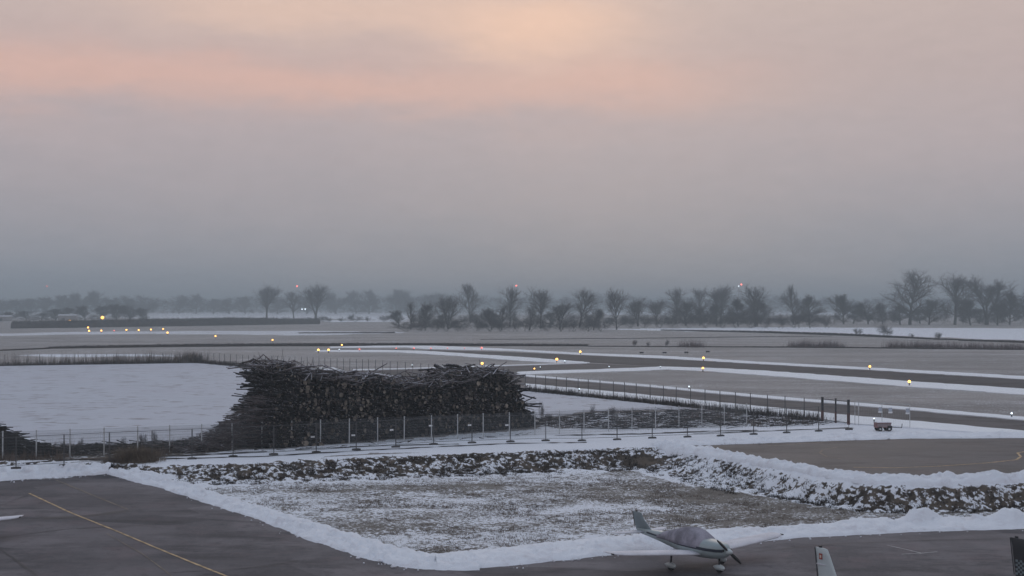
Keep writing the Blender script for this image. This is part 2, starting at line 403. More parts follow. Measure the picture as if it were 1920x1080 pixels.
# ------------------------------------------------------------------ flat sheets on the level airfield
def ragged(poly, step, amp, seed, close=True):
    out = []; r = random.Random(seed)
    n = len(poly)
    for i in range(n if close else n-1):
        a = Vector(poly[i][:2]); b = Vector(poly[(i+1) % n][:2]); L = (b-a).length; k = max(1, min(400, int(L/step))); nn = Vector((-(b-a).y, (b-a).x)).normalized()
        for j in range(k):
            q = a.lerp(b, j/k); out.append(q + nn*(r.uniform(-amp, amp) if j else 0))
    return out
def sheet(name, poly_px, material, dz, step=2.0, amp=0.0, seed=1, thick=0.0):
    pts = ragged([P(a, b) for a, b in poly_px], step, amp, seed) if amp else [Vector(P(a, b)[:2]) for a, b in poly_px]
    from mathutils.geometry import tessellate_polygon
    z = FZ+dz; vs = [Vector((p.x, p.y, z)) for p in pts]
    tris = tessellate_polygon([vs]); vv = [tuple(v) for v in vs]; fs = [tuple(t) for t in tris]
    if thick:
        n = len(vv); vv += [(v[0], v[1], z-thick) for v in vv]; fs += [(i, (i+1) % n, n+(i+1) % n, n+i) for i in range(n)]
    me = bpy.data.meshes.new(name); me.from_pydata(vv, [], fs); me.materials.append(material); me.update()
    import bmesh
    bm = bmesh.new(); bm.from_mesh(me); bmesh.ops.recalc_face_normals(bm, faces=bm.faces)
    up = sum(f.normal.z for f in bm.faces)
    if up < 0: bmesh.ops.reverse_faces(bm, faces=bm.faces)
    bm.to_mesh(me); bm.free()
    return tag(link(name, me), kind='structure')
# upper and lower edge of the runway, photo pixels
rw_up = [(2600,752),(1920,711),(1640,694),(1440,683.5),(1240,672.5),(1090,666),(960,660.5),(800,656),(640,653.5)]
rw_lo = [(612,655.5),(800,657.5),(900,665.5),(1000,672),(1105,680),(1240,688),(1440,696),(1640,710),(1920,730),(2600,782)]
sheet('runway', rw_up+rw_lo, M['runway'], 0.012)
tx = [(600,700),(720,693.5),(930,686.5),(1110,681.5),(1240,688),(1200,692),(1100,695),(1010,697),(972,701),(1200,724),(1440,747),(1600,760),(1920,786),(2600,842),
      (2600,872),(1920,811),(1720,796),(1600,782),(1440,766),(1200,741),(985,722),(940,715),(760,706),(600,706)]
sheet('taxiway', tx, M['taxi'], 0.008)
# ploughed snow along the runway and taxiway edges
def strip(name, up, lo, dz=0.10, step=1.6, amp=0.45, seed=3, m='snow_bright'):
    return sheet(name, up+lo[::-1], M[m], dz, step, amp, seed, thick=dz+0.02)
strip('snow_strip', [(620,650.5),(760,647.6),(800,648),(960,655),(1090,662.5),(1240,667.5),(1440,680),(1640,690.5),(1920,706),(2600,746)],
                    [(620,653),(760,652),(800,655),(960,658.5),(1090,666),(1240,672.5),(1440,684),(1640,695),(1920,712),(2600,753)], seed=3)
strip('snow_strip', [(595,657),(640,656.5),(700,656.5),(790,658),(900,665),(1000,671.5),(1105,680)], [(590,660),(660,660.5),(740,661),(860,668),(960,676),(1045,681),(1106,681)], seed=4)
strip('snow_strip', [(972,698),(1020,696),(1100,694),(1200,690),(1240,688),(1330,690.5),(1440,696),(1640,711),(1920,730),(2600,782)],
                    [(975,703),(1030,701),(1100,699),(1200,696),(1250,693.5),(1330,697),(1440,705),(1640,721),(1920,741),(2600,796)], seed=5, amp=0.5)
strip('snow_strip', [(660,693.5),(760,691),(930,685.5),(1100,681)], [(660,695),(760,692.8),(930,687.2),(1100,682)], seed=6, amp=0.3)
strip('snow_strip', [(968,702),(1200,721),(1440,743),(1600,756),(1920,783),(2600,838)], [(968,705),(1200,725),(1440,748),(1600,761),(1920,789),(2600,846)], seed=7, amp=0.25)
strip('snow_strip', [(985,720),(1200,740),(1440,764.5),(1600,780.5),(1920,809.5),(2600,871)], [(985,727),(1200,749),(1440,775),(1600,796),(1920,819),(2600,885)], seed=8, amp=0.3)
# the big white field on the left and the piece seen behind the wood stack
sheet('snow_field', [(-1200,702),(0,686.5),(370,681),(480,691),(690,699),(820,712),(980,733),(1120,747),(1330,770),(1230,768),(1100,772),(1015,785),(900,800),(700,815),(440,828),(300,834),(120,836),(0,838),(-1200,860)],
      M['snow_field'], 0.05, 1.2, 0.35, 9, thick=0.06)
strip('snow_patch', [(590,694),(610,691),(625,692),(640,697)], [(585,697),(600,700),(630,700),(645,698)], seed=10, dz=0.3)
# round apron on the right
ra = [(1290,835),(1345,832.5),(1500,826),(1700,820),(1920,819),(2600,816),(2700,905),(1920,888),(1760,893),(1640,893),(1560,884),(1450,868),(1390,850),(1340,842)]
sheet('round_apron', ra, M['asphalt_round'], 0.012)
def px_strip(name, pts, wdt, material, ground=False, dz=0.02, wob=0.0):
    q = [Vector(G(a, b, dz)) if ground else Vector(P(a, b, FZ+dz)) for a, b in pts]; vs = []; fs = []
    fine = []
    for i in range(len(q)-1):
        k = max(1, int((q[i+1]-q[i]).length/0.6))
        for j in range(k): fine.append(q[i].lerp(q[i+1], j/k))
    fine.append(q[-1]); r = random.Random(len(pts))
    for i, p in enumerate(fine):
        d = (fine[min(i+1, len(fine)-1)]-fine[max(i-1, 0)]); n = Vector((-d.y, d.x, 0)).normalized()*wdt/2
        for s_ in (-1, 1):
            v = p+n*s_*(1+r.uniform(-wob, wob)); 
            if ground: v.z = float(height(v.x, v.y))+dz
            vs.append(v)
    fs = [(2*i, 2*i+1, 2*i+3, 2*i+2) for i in range(len(fine)-1)]
    b = MB(); b.add(vs, fs); return tag(b.build(name, material), kind='structure')
px_strip('taxi_line', [(1620,836),(1570,838),(1543,843),(1537,849),(1550,856),(1580,861)], 0.16, M['faint_line'])
px_strip('taxi_line', [(1600,876),(1680,877),(1760,874),(1850,868),(1905,862),(1914,856),(1908,849),(1925,846),(2000,842)], 0.18, M['yellow_line'], wob=0.2)
px_strip('taxi_line', [(1440,836),(1560,828),(1700,823),(1830,820)], 0.3, M['faint_line'])

# apron in the foreground (follows the terrain)
ax = np.arange(-70, 90, 0.6); ay = np.arange(20, 100, 0.6); AX, AY = np.meshgrid(ax, ay); AXr = AX.ravel(); AYr = AY.ravel()
az_ = height(AXr, AYr)+0.03; fc = grid_faces(len(ay), len(ax))
big_poly = [(p[0], p[1]+0.45) for p in apron_poly]
cin = inpoly(AXr[fc].mean(1), AYr[fc].mean(1), big_poly) & (sdist(AXr[fc].mean(1), AYr[fc].mean(1)) > 0.2)
me = np_mesh('apron', np.stack([AXr, AYr, az_], 1), fc[cin], M['asphalt'], True); tag(link('apron', me), kind='structure')
px_strip('guide_line', [(55,925),(130,960),(220,996),(320,1038),(425,1080),(560,1135)], 0.13, M['yellow_line'], True, 0.045, 0.15)
px_strip('marking_line', [(1663,1022),(1694,1029),(1727,1037)], 0.10, M['white_line'], True, 0.045)
px_strip('marking_line', [(1691,1039),(1725,1037.5),(1757,1034.5)], 0.10, M['white_line'], True, 0.050)
px_strip('marking_line', [(105,900),(190,935),(240,955)], 0.12, M['faint_line'], True, 0.045, 0.3)
M['patch'] = asphalt('repaired asphalt', (0.05, 0.046, 0.052), (0.07, 0.064, 0.07), False, 0.5)
px_strip('asphalt_patch', [(80,972),(160,968),(240,957)], 0.5, M['patch'], True, 0.042, 0.5)
px_strip('asphalt_patch', [(0,1030),(30,1050),(70,1080)], 0.12, M['patch'], True, 0.043, 0.6)

# ------------------------------------------------------------------ ploughed snow berms
def resample(pts, n):
    p = np.array([q[:2] for q in pts], float); L = np.r_[0, np.cumsum(np.hypot(*np.diff(p, axis=0).T))]
    t = np.linspace(0, L[-1], n); return np.stack([np.interp(t, L, p[:, 0]), np.interp(t, L, p[:, 1])], 1)
def berm(name, lower, upper, hgt, lumps=(), seed=1, material='snow_dirty', step=0.13, rows=22, chunk=0.5):
    lo = [G(a, b) for a, b in lower]; upw = [G(a, b) for a, b in upper]
    n = int(np.hypot(*np.diff(np.array(lo)[:, :2], axis=0).T).sum()/step); n = min(n, 900)
    A = resample(lo, n); B = resample(upw, n); u = np.linspace(0, 1, n)
    s = np.arange(n)*step
    ea = (fbm(s*0.9, s*0, seed, 4)-0.5)*0.5; eb = (fbm(s*0.9, s*0+7, seed+3, 4)-0.5)*0.7
    D = B-A; W = np.hypot(D[:, 0], D[:, 1])[:, None]; Dn = D/np.maximum(W, 1e-3)
    A = A+Dn*ea[:, None]; B = B+Dn*eb[:, None]
    t = np.linspace(0, 1, rows)[:, None]
    Xb = A[None, :, 0]*(1-t)+B[None, :, 0]*t; Yb = A[None, :, 1]*(1-t)+B[None, :, 1]*t
    prof = np.sin(np.pi*t**0.85)**0.6
    hs = hgt*(0.55+0.9*fbm(Xb*0.6, Yb*0.6, seed+5))
    hs = hs+chunk*hgt*(np.abs(vnoise(Xb*2.7, Yb*2.7, seed+8)-0.5)*2+0.6*vnoise(Xb*6.5, Yb*6.5, seed+9)-0.6)
    for lx, ly, lr, lh in lumps:
        c = G(lx, ly); hs = hs+lh*np.exp(-(((Xb-c[0])**2+(Yb-c[1])**2)/lr**2)**1.5)*(0.8+0.4*vnoise(Xb*4, Yb*4, 77))
    Zb = height(Xb, Yb)+prof*np.maximum(hs, 0.03)-0.03*(1-prof)
    me = np_mesh(name, np.stack([Xb.ravel(), Yb.ravel(), Zb.ravel()], 1), grid_faces(rows, n), M[material], True)
    return tag(link(name, me), kind='structure')
berm('snow_berm', [(198,889),(300,916),(480,975),(560,1008),(680,1048),(760,1068),(835,1073),(900,1071)], [(222,882),(330,892),(480,947),(580,977),(660,1000),(750,1027),(820,1040),(885,1042)], 0.24, seed=2, chunk=1.1)
berm('snow_berm', [(820,1072),(960,1063),(1130,1045),(1300,1029),(1500,1010),(1700,1000),(1920,993),(2300,982)], [(815,1040),(960,1026),(1130,1009),(1300,997),(1500,988),(1620,978),(1740,972),(1920,970),(2300,958)], 0.30,
     lumps=[(1590,985,0.7,0.25),(1722,985,0.75,0.62),(1745,982,0.5,0.3),(1835,984,0.4,0.25),(1893,983,0.9,0.55),(1640,988,1.2,0.15)], seed=4, chunk=0.55)
berm('snow_berm', [(-700,935),(-200,914),(0,903),(120,895),(203,888)], [(-700,905),(-200,882),(0,874),(120,872),(215,874)], 0.40, seed=6, chunk=0.9)
berm('snow_berm', [(1235,846),(1340,860),(1450,880),(1560,898),(1640,910),(1750,911),(1920,907),(2400,895)], [(1255,836),(1345,845),(1450,869),(1560,886),(1640,896),(1750,896),(1920,891),(2400,880)], 0.34,
     lumps=[(1255,835,1.2,0.3),(1770,900,0.6,0.25),(1870,900,0.6,0.2)], seed=8, chunk=0.7)
berm('snow_berm', [(1225,838),(1340,835),(1500,829),(1700,823),(1920,822),(2500,820)], [(1225,830),(1340,826),(1500,819),(1700,814),(1920,812),(2500,806)], 0.26, seed=10, chunk=0.7)

# loose chunks of snow thrown up along the ploughed edges
def chunks(name, lines_px, n, label, seed):
    r = random.Random(seed); b = MB()
    for i in range(n):
        ln = r.choice(lines_px); k = r.randrange(len(ln)-1); t = r.random(); a = ln[k][0]+(ln[k+1][0]-ln[k][0])*t; c = ln[k][1]+(ln[k+1][1]-ln[k][1])*t
        p = G(a, c); x = p[0]+r.gauss(0, .18); y = p[1]+0.25+r.gauss(0, 0.3); q = r.uniform(0.015, 0.05)*(3 if r.random() < 0.10 else 1); z = float(height(x, y))+0.035+q*0.4
        vs = [Vector((x+q*math.cos(a_)*r.uniform(.7,1.4)*math.sin(e_), y+q*math.sin(a_)*r.uniform(.7,1.4)*math.sin(e_), z+q*math.cos(e_)*r.uniform(.6,1))) for e_ in (0.5, 1.5, 2.5) for a_ in (0, 1.26, 2.5, 3.8, 5.0)]
        b.add(vs, [(0+j, 5+j, 5+(j+1) % 5, (j+1) % 5) for j in range(5)]+[(5+j, 10+j, 10+(j+1) % 5, 5+(j+1) % 5) for j in range(5)]+[(0,1,2,3,4)])
    tag(b.build(name, M['snow_dirty']), label, 'snow', kind='stuff')
chunks('snow_chunks', [[(203,889),(300,917),(480,977),(560,1010),(680,1050),(760,1070),(960,1065),(1130,1047),(1300,1031),(1500,1012),(1700,1002),(1920,995)],
                       [(0,905),(120,897),(203,889)], [(1345,858),(1450,878),(1560,886),(1640,894),(1750,897),(1920,890)], [(1340,835),(1500,829),(1700,823),(1920,821)],
                       [(1500,988),(1620,978),(1740,972),(1920,968)]], 750, 'loose chunks of ploughed snow along the edges of the asphalt', 5)
px_strip('asphalt_seam', [(95,905),(60,925),(0,948)], 0.05, M['patch'], True, 0.044, 0.5)
px_strip('asphalt_seam', [(0,1008),(120,992),(260,985),(340,975)], 0.07, M['patch'], True, 0.044, 0.5)
px_strip('asphalt_seam', [(200,1000),(270,1040),(330,1085)], 0.06, M['faint_line'], True, 0.044, 0.6)
px_strip('asphalt_seam', [(1400,1036),(1560,1020),(1760,1012),(1920,1010)], 0.06, M['patch'], True, 0.044, 0.5)
px_strip('asphalt_seam', [(560,1050),(500,1062),(420,1068),(300,1075)], 0.06, M['patch'], True, 0.044, 0.5)

# ------------------------------------------------------------------ scatter helper: little blades and tufts
def blades(name, pts, hgt, width, material, lean=0.5, seed=1, per=5, spread=0.12):
    r = np.random.RandomState(seed); n = len(pts)*per
    base = np.repeat(np.array(pts, float), per, axis=0); base[:, 0] += r.normal(0, spread, n); base[:, 1] += r.normal(0, spread, n)
    h = hgt*r.uniform(0.4, 1.3, n)*(np.repeat(r.uniform(0.6, 1.3, len(pts)), per)); a = r.uniform(0, 2*np.pi, n); l = r.uniform(0, lean, n)*h
    wv = np.stack([np.cos(a+1.3), np.sin(a+1.3), 0*a], 1)*width/2
    tip = base+np.stack([np.cos(a)*l, np.sin(a)*l, h], 1)
    V = np.stack([base-wv, base+wv, tip], 1).reshape(-1, 3)
    return np_mesh(name, V, np.arange(n*3).reshape(-1, 3), material)
M['weed'] = mat('dry weeds', (0.15, 0.118, 0.10), 0.9, 0.1, nscale=1.5, namt=0.4)
M['weed_dark'] = mat('dark dead grass', (0.05, 0.040, 0.036), 0.9, 0.1, nscale=1.5, namt=0.5)
M['straw'] = mat('straw coloured grass', (0.15, 0.115, 0.085), 0.9, 0.1, nscale=2.5, namt=0.4)
r = np.random.RandomState(5)
# tufts on the bank
cand = np.stack([r.uniform(-36, 50, 60000), r.uniform(72, 110, 60000)], 1); s_ = sdist(cand[:, 0], cand[:, 1])
k = (s_ > 0.7) & (s_ < np.where(cand[:, 0] > 14, 2.9, 4.6)) & (~inpoly(cand[:, 0], cand[:, 1], [(p[0], p[1]+1.0) for p in apron_poly])) & (fbm(cand[:, 0]*0.9, cand[:, 1]*0.9, 40) > 0.40); cand = cand[k][:5200]
pts = np.c_[cand, height(cand[:, 0], cand[:, 1])-0.02]
tag(link('bank_grass', blades('bank_grass', pts, 0.17, 0.045, M['weed_dark'], 1.2, 2, 7, 0.10)), 'dark dead grass tussocks on the snowy bank around the basin', 'grass', kind='stuff')
cand = np.stack([r.uniform(-30, 50, 60000), r.uniform(62, 100, 60000)], 1); s_ = sdist(cand[:, 0], cand[:, 1])
k = (s_ > 3.6) & (~inpoly(cand[:, 0], cand[:, 1], [(p[0], p[1]+1.2) for p in apron_poly])) & (fbm(cand[:, 0]*0.5, cand[:, 1]*0.5, 47) > 0.45); cand = cand[k][:9000]
pts = np.c_[cand, height(cand[:, 0], cand[:, 1])-0.02]
tag(link('basin_grass', blades('basin_grass', pts, 0.10, 0.03, M['weed'], 1.4, 12, 6, 0.12)), 'short brown grass poking through thin snow in the basin', 'grass', kind='stuff')
# weeds behind the near fence on the left, brush on the right, weeds along perimeter fence
def region_pts(poly_px, n, seed):
    pl = [P(a, b)[:2] for a, b in poly_px]; rr = np.random.RandomState(seed); a = np.array(pl)
    q = np.stack([rr.uniform(a[:, 0].min(), a[:, 0].max(), n), rr.uniform(a[:, 1].min(), a[:, 1].max(), n)], 1)
    q = q[inpoly(q[:, 0], q[:, 1], pl)]; return np.c_[q, np.full(len(q), FZ)]
def line_pts(poly_px, n, seed, wd=0.4, z=FZ):
    pl = [P(a, b)[:2] for a, b in poly_px]; L = resample(pl, 2000); rr = np.random.RandomState(seed)
    i = rr.randint(0, 2000, n); q = L[i]+rr.normal(0, wd, (n, 2)); return np.c_[q, np.full(n, z)]
q = region_pts([(-300,850),(0,842),(160,842),(300,836),(430,822),(450,842),(300,856),(160,862),(0,866),(-300,880)], 3600, 3)
q = q[fbm(q[:, 0]*0.4, q[:, 1]*0.4, 46) > 0.40]
tag(link('roadside_weeds', blades('roadside_weeds', q, 0.55, 0.035, M['weed'], 0.8, 3, 8, 0.15)), 'brown dry weeds behind the mesh fence left of the wood stack', 'weeds', kind='stuff')
q = region_pts([(1015,786),(1110,774),(1300,770),(1500,778),(1600,795),(1480,800),(1340,802),(1100,802),(1015,806)], 1100, 4)
q = q[fbm(q[:, 0]*0.35, q[:, 1]*0.35, 44) > 0.47]
tag(link('scrub_grass', blades('scrub_grass', q, 0.5, 0.035, M['weed'], 0.9, 4, 9, 0.2)), 'brown scrub and dead grass on snow between the fences right of the wood stack', 'weeds', kind='stuff')
q = np.r_[line_pts([(985,733),(1084,743),(1250,759),(1420,777),(1540,789)], 900, 5, 0.25), line_pts([(-400,697),(0,686.5),(370,680.5),(480,690)], 2400, 6, 0.4)]
tag(link('fence_weeds', blades('fence_weeds', q, 0.7, 0.05, M['weed_dark'], 0.5, 5, 6, 0.3)), 'dark weeds along the foot of the perimeter fence', 'weeds', kind='stuff')
# tall stalks along the left fence
q = np.r_[line_pts([(180,683),(300,681),(370,680)], 260, 7, 0.8), line_pts([(335,681),(378,680)], 150, 8, 0.6), line_pts([(-200,690),(180,683)], 150, 18, 0.6)]
tag(link('tall_reeds', blades('tall_reeds', q, 1.9, 0.06, M['weed'], 0.25, 6, 8, 0.4)), 'tall dry reeds along the far edge of the white field', 'reeds', kind='stuff')

# ------------------------------------------------------------------ trees
M['bark'] = mat('bare tree bark', (0.075, 0.068, 0.068), 0.9, 0.1, nscale=1.0)
M['twig'] = mat('frosted twigs', (0.10, 0.092, 0.095), 0.9, 0.1, nscale=0.6, namt=0.3)
M['bush'] = mat('bare bush twigs', (0.062, 0.052, 0.052), 0.9, 0.1, nscale=0.6, namt=0.3)
M['redbush'] = mat('reddish bare twigs', (0.12, 0.085, 0.085), 0.9, 0.1, nscale=0.8, namt=0.3)
def tree_proto(seed, style):
    """unit tree, about 10 m high: returns (trunk mesh, crown mesh). style: round, vase, spread, narrow, thick, bush"""
    r = random.Random(seed); tb = MB(); cb = MB(); tw = []
    S = dict(round=(0.22, 50, 9, 1.0), vase=(0.30, 28, 6, 1.0), spread=(0.12, 45, 5, 1.0), narrow=(0.18, 28, 6, 1.0), thick=(0.06, 46, 12, 1.5), bush=(0.03, 60, 9, 2.0))[style]
    first, ang, nb, dens = S
    def rot_dir(d, a, az):
        u = d.orthogonal().normalized(); u.rotate(Matrix.Rotation(az, 3, d)); q = d.copy(); q.rotate(Matrix.Rotation(a, 3, u.cross(d) if False else u)); return q.normalized()
    def branch(p, d, L, rad, lvl):
        segs = 4 if lvl < 2 else 3; pts = [p.copy()]; q = p.copy(); dd = d.copy()
        for i in range(segs):
            dd = (dd + Vector((r.gauss(0, .13), r.gauss(0, .13), r.gauss(0.04 if lvl else 0.02, .10)))*(0.5 if lvl == 0 else 1)).normalized()
            q = q + dd*L/segs; pts.append(q.copy())
        B = tb if lvl == 0 else cb
        if lvl <= 2:
            for i in range(segs):
                B.tube(pts[i], pts[i+1], rad*(1-0.75*i/segs), rad*(1-0.75*(i+1)/segs), 5 if lvl < 2 else 3, cap=False)
        else:
            for i in range(segs): tw.append((pts[i], pts[i+1], rad*(1-0.6*i/segs)))
        if lvl == 4: return
        n = {0: nb+6, 1: nb+1, 2: int(5*dens+1), 3: int(4*dens+1)}[lvl]
        for k in range(n):
            t = (first + (1-first)*(k+r.random())/n) if lvl == 0 else 0.25+0.75*(k+r.random())/n
            t = min(t, 0.999); i = int(t*segs); f = t*segs-i; bp = pts[i].lerp(pts[i+1], f)
            dl = (pts[i+1]-pts[i]).normalized()
            a = R(ang if lvl == 0 else 42)*r.uniform(0.55, 1.3)*(1.45-0.95*t if lvl == 0 else 1)
            nd = rot_dir(dl, a, 2.4*k+r.random()*1.5); nd = (nd+Vector((0, 0, 0.10))).normalized()
            if lvl == 0: LL = L*r.uniform(0.36, 0.56)*(0.38+0.62*math.sin(math.pi*min(1, (t-first)/(1-first)*0.82+0.14)))
            else: LL = L*r.uniform(0.35, 0.62)
            if style == 'spread' and lvl == 0: LL *= 1.3
            branch(bp, nd, LL, rad*(0.5 if lvl == 0 else 0.5), lvl+1)
    if style == 'bush':
        for k in range(7):
            a = k*0.9+r.random(); d = Vector((math.cos(a)*r.uniform(.2,1.1), math.sin(a)*r.uniform(.2,1.1), 1)).normalized()
            branch(Vector((r.gauss(0,1.0), r.gauss(0,1.0), 0)), d, r.uniform(6, 9.0), 0.09, 1)
    elif style in ('spread', 'vase') :
        for k in range(3 if style == 'vase' else 4):
            a = k*2.1+r.random(); l = 0.22 if style == 'vase' else 0.5
            d = Vector((math.cos(a)*l*r.uniform(.5,1.3), math.sin(a)*l*r.uniform(.5,1.3), 1)).normalized()
            if k == 0:
                tb.tube((0,0,-0.3), (0,0,1.6), 0.34, 0.26, 8, cap=False)
            branch(Vector((0, 0, 1.4)), d, 7.6*r.uniform(0.85, 1.05), 0.2, 0)
    else:
        branch(Vector((0, 0, -0.2)), Vector((r.gauss(0,.04), r.gauss(0,.04), 1)).normalized(), 8.6, 0.27, 0)
    # twigs as slim blades with real width
    T = []
    wmin = 0.015
    for a, b, rad in tw:
        d = (b-a).normalized(); s = d.orthogonal().normalized(); s.rotate(Matrix.Rotation(r.random()*6.28, 3, d)); wv = s*max(wmin, rad*0.75)
        T.append((a-wv, a+wv, b+wv*0.5, b-wv*0.5))
    for q in T: cb.add(q, [(0,1,2,3)], 1)
    m2 = 'bush' if style in ('bush','thick') else 'twig'
    zs = sorted(v[2] for v in cb.v); k = 10/zs[int(len(zs)*0.997)]
    for B in (tb, cb): B.v = [(v[0]*k, v[1]*k, v[2]*k) for v in B.v]
    xs = [v[0] for v in cb.v]; xs.sort(); wid = xs[int(len(xs)*.993)]-xs[int(len(xs)*.007)]
    return (tb.mesh('trunk', M['bark']) if tb.v else None, cb.mesh('crown', [M['bark'], M[m2]]), wid)
PROTO = {s: [tree_proto(100+13*i+hash_, s) for i in range(n)] for hash_, (s, n) in enumerate((('round', 5), ('vase', 3), ('spread', 2), ('narrow', 3), ('thick', 4), ('bush', 3)))}
tree_i = 0
def plant(name, style, px, top, basey, width, label, cat='tree', group=None, D=None, mats=None):
    """px/top/basey/width in photo pixels; base on the ground unless a distance is given"""
    global tree_i; tree_i += 1
    x, y, z = P(px, basey) if D is None else (*AT(px, basey, D)[:2], FZ)
    hgt = CAMZ + y*math.tan(math.atan((540-top)/F)+PITCH) - FZ
    tr, cr_, wd = PROTO[style][tree_i % len(PROTO[style])]
    ww = width*y/F; a = rng.uniform(0, 6.28)
    o = empty(name, (x, y, z), a, label, cat, group); o.scale = (ww/wd, ww/wd, hgt/10)
    if tr is not None: link('trunk', tr, o)
    c = link('crown' if style != 'bush' else 'twigs', cr_, o)
    return o
ORD = ['first','second','third','fourth','fifth','sixth','seventh','eighth','ninth','tenth','eleventh','twelfth','thirteenth','fourteenth','fifteenth','sixteenth','seventeenth','eighteenth','nineteenth','twentieth',
       'twenty-first','twenty-second','twenty-third','twenty-fourth','twenty-fifth','twenty-sixth','twenty-seventh','twenty-eighth','twenty-ninth','thirtieth','thirty-first','thirty-second','thirty-third','thirty-fourth']
for t_ in [('vase',500,533,599,44,'tall fan shaped bare tree, left one of the three standing alone beyond the clipped hedge'),
           ('round',551,546,597,38,'lower rounded bare tree in the middle of the three beyond the clipped hedge'),
           ('vase',592,533,600,44,'tall bare tree with fine high crown, right one of the three by the hedge end')]:
    plant('bare_tree', *t_, group='three lone trees beyond the hedge')
row = [('narrow',770,565,618,36,'slim leaning bare tree at the left end of the tree row'),
 ('thick',797,568,618,34,'twiggy short tree next to the left end of the tree row'),
 ('spread',840,556,617,56,'dark spreading tree with thick bare upright limbs left in the tree row'),
 ('round',883,531,606,46,'tallest slender airy tree left of the middle of the tree row'),
 ('thick',922,578,618,40,'low twiggy tree between two tall ones left of the middle of the row'),
 ('round',956,536,614,40,'tall bare tree under the red beacon in the middle of the row'),
 ('narrow',940,572,619,34,'small leaning tree at the foot of the tree under the red beacon'),
 ('round',1013,540,616,48,'tall rounded bare tree just right of the one under the red beacon'),
 ('narrow',993,572,619,32,'small crooked tree left of the foot of a tall rounded tree in the row'),
 ('vase',1050,566,618,48,'broad low tree with open limbs in the middle of the row'),
 ('round',1086,540,614,48,'tall airy tree with wide crown above the broad low tree'),
 ('thick',1113,578,619,30,'short dark tree ending the close group before the gap in the row'),
 ('round',1156,540,618,38,'tall lone tree with ivy trunk standing in the gap of the row'),
 ('vase',1196,561,612,48,'round domed tree with fanning limbs right of the gap'),
 ('vase',1231,563,608,34,'smaller domed tree touching the round domed one'),
 ('round',1268,539,607,44,'tall fine tree behind low shrubs right of the domed trees'),
 ('round',1312,539,604,38,'pale hazy tree standing back between two fuller trees right of the domed trees'),
 ('vase',1352,535,606,48,'pale wide tree standing back left of the red lit mast'),
 ('thick',1285,566,611,44,'dense dark low tree in front of the tall fine one'),
 ('thick',1312,575,611,34,'small dark dense tree in front of the pale hazy tree'),
 ('thick',1343,570,611,46,'round dark dense tree left of the cone shaped one'),
 ('thick',1384,559,612,38,'dark cone shaped dense tree below the red lit mast'),
 ('round',1416,534,613,46,'tall tree right of the red lit mast'),
 ('thick',1420,562,612,42,'dark pointed tree at the foot of the tall tree right of the mast'),
 ('round',1488,534,609,38,'tall leafless tree of the pair on the right of the row'),
 ('thick',1518,553,609,46,'shorter twiggy tree of the pair on the right of the row'),
 ('thick',1582,552,608,50,'broad dark tree left end of the right hand wood'),
 ('thick',1628,566,608,40,'low rounded tree filling the dip in the right hand wood'),
 ('thick',1655,568,608,36,'low grey tree left of the biggest tree of the right hand wood'),
 ('round',1706,506,609,88,'biggest tree of all with spreading high limbs in the right hand wood'),
 ('thick',1742,562,609,52,'lower tree tucked under the right side of the biggest tree'),
 ('round',1790,514,609,78,'wide tall tree second from the right in the right hand wood'),
 ('vase',1850,519,609,66,'wide rounded tree in the right part of the right hand wood'),
 ('thick',1893,545,609,50,'lower tree near the right edge of the picture'),
 ('round',1925,536,609,46,'tree cut by the right edge of the picture'),
 ('thick',1688,572,609,46,'low tree at the left foot of the biggest tree'),
 ('thick',1820,560,610,56,'low tree in front of the two wide tall trees'),
 ('thick',1870,566,610,50,'low tree in front of the rounded tree near the right edge')]
for t_ in row:
    plant('bare_tree', *t_, group='trees in the row beyond the runway')
# undergrowth below the row: separate shrubs
ub = [(762,612),(790,608),(815,610),(838,606),(862,606),(892,604),(918,606),(942,604),(968,606),(992,604),(1022,605),(1050,607),(1075,605),(1100,606),(1128,609),(1158,604),(1182,601),(1206,598),(1236,600),
      (1262,598),(1292,597),(1322,598),(1352,599),(1380,597),(1408,598),(1436,599),(1462,598),(1490,594),(1522,592),(1550,597)]
for i, (px_, tp) in enumerate(ub):
    by = 620.5 if px_ < 1130 else 614
    plant('shrub', 'bush', px_, tp-4-rng.uniform(0,7), by+1, 44, 'bare shrub at the foot of the tree row, %s from the left' % ORD[i], 'shrub', 'undergrowth shrubs under the tree row')
ub2 = [(752,584),(782,588),(806,590),(826,586),(870,580),(900,586),(930,590),(966,584),(1004,588),(1036,586),(1068,582),(1098,588),(1140,590),(1172,584),(1216,586),(1256,580),(1296,584),(1328,586),(1364,580),(1400,584),(1440,586),(1462,590),(1500,580),(1548,586),(1600,576),(1640,580),(1672,584),(1722,572),(1766,566),(1812,568),(1832,572),(1880,566),(1912,568)]
for i, (px_, tp) in enumerate(ub2):
    plant('thicket', 'bush' if i % 3 else 'thick', px_+rng.uniform(-6, 6), tp+rng.uniform(-5, 7), 612 if px_ < 1130 else 607, rng.uniform(30, 50), 'grey twiggy thicket between the trunks of the tree row, %s from the left' % ORD[i], 'thicket', 'thickets between the trees of the row')
bs = [(604,592,604,16,'small round bush just right of the hedge end'),(617,594,604,16,'small bush touching its round neighbour right of the hedge end'),(640,595,604,20,'low flat bush midway between hedge end and tree row'),
      (666,593,604,26,'wide dark bush, broadest between hedge end and tree row'),(658,588,600,14,'little bush standing behind the broadest one'),(689,593,604,14,'small neat round bush left of the last one before the row'),
      (720,591,604,20,'last lone bush before the tree row'),(490,594,601,16,'bush peeping over the hedge below the left lone tree'),(578,594,601,16,'bush peeping over the hedge beside the right lone tree'),
      (1609,615,630,14,'small pinkish bush on the white strip left of the large one'),(1663,607,633,32,'large reddish bare bush on the white strip at right'),(1709,625,634,12,'tiny bush right of the large reddish one'),
      (1759,623,637,14,'small dark bush on the ditch farthest right')]
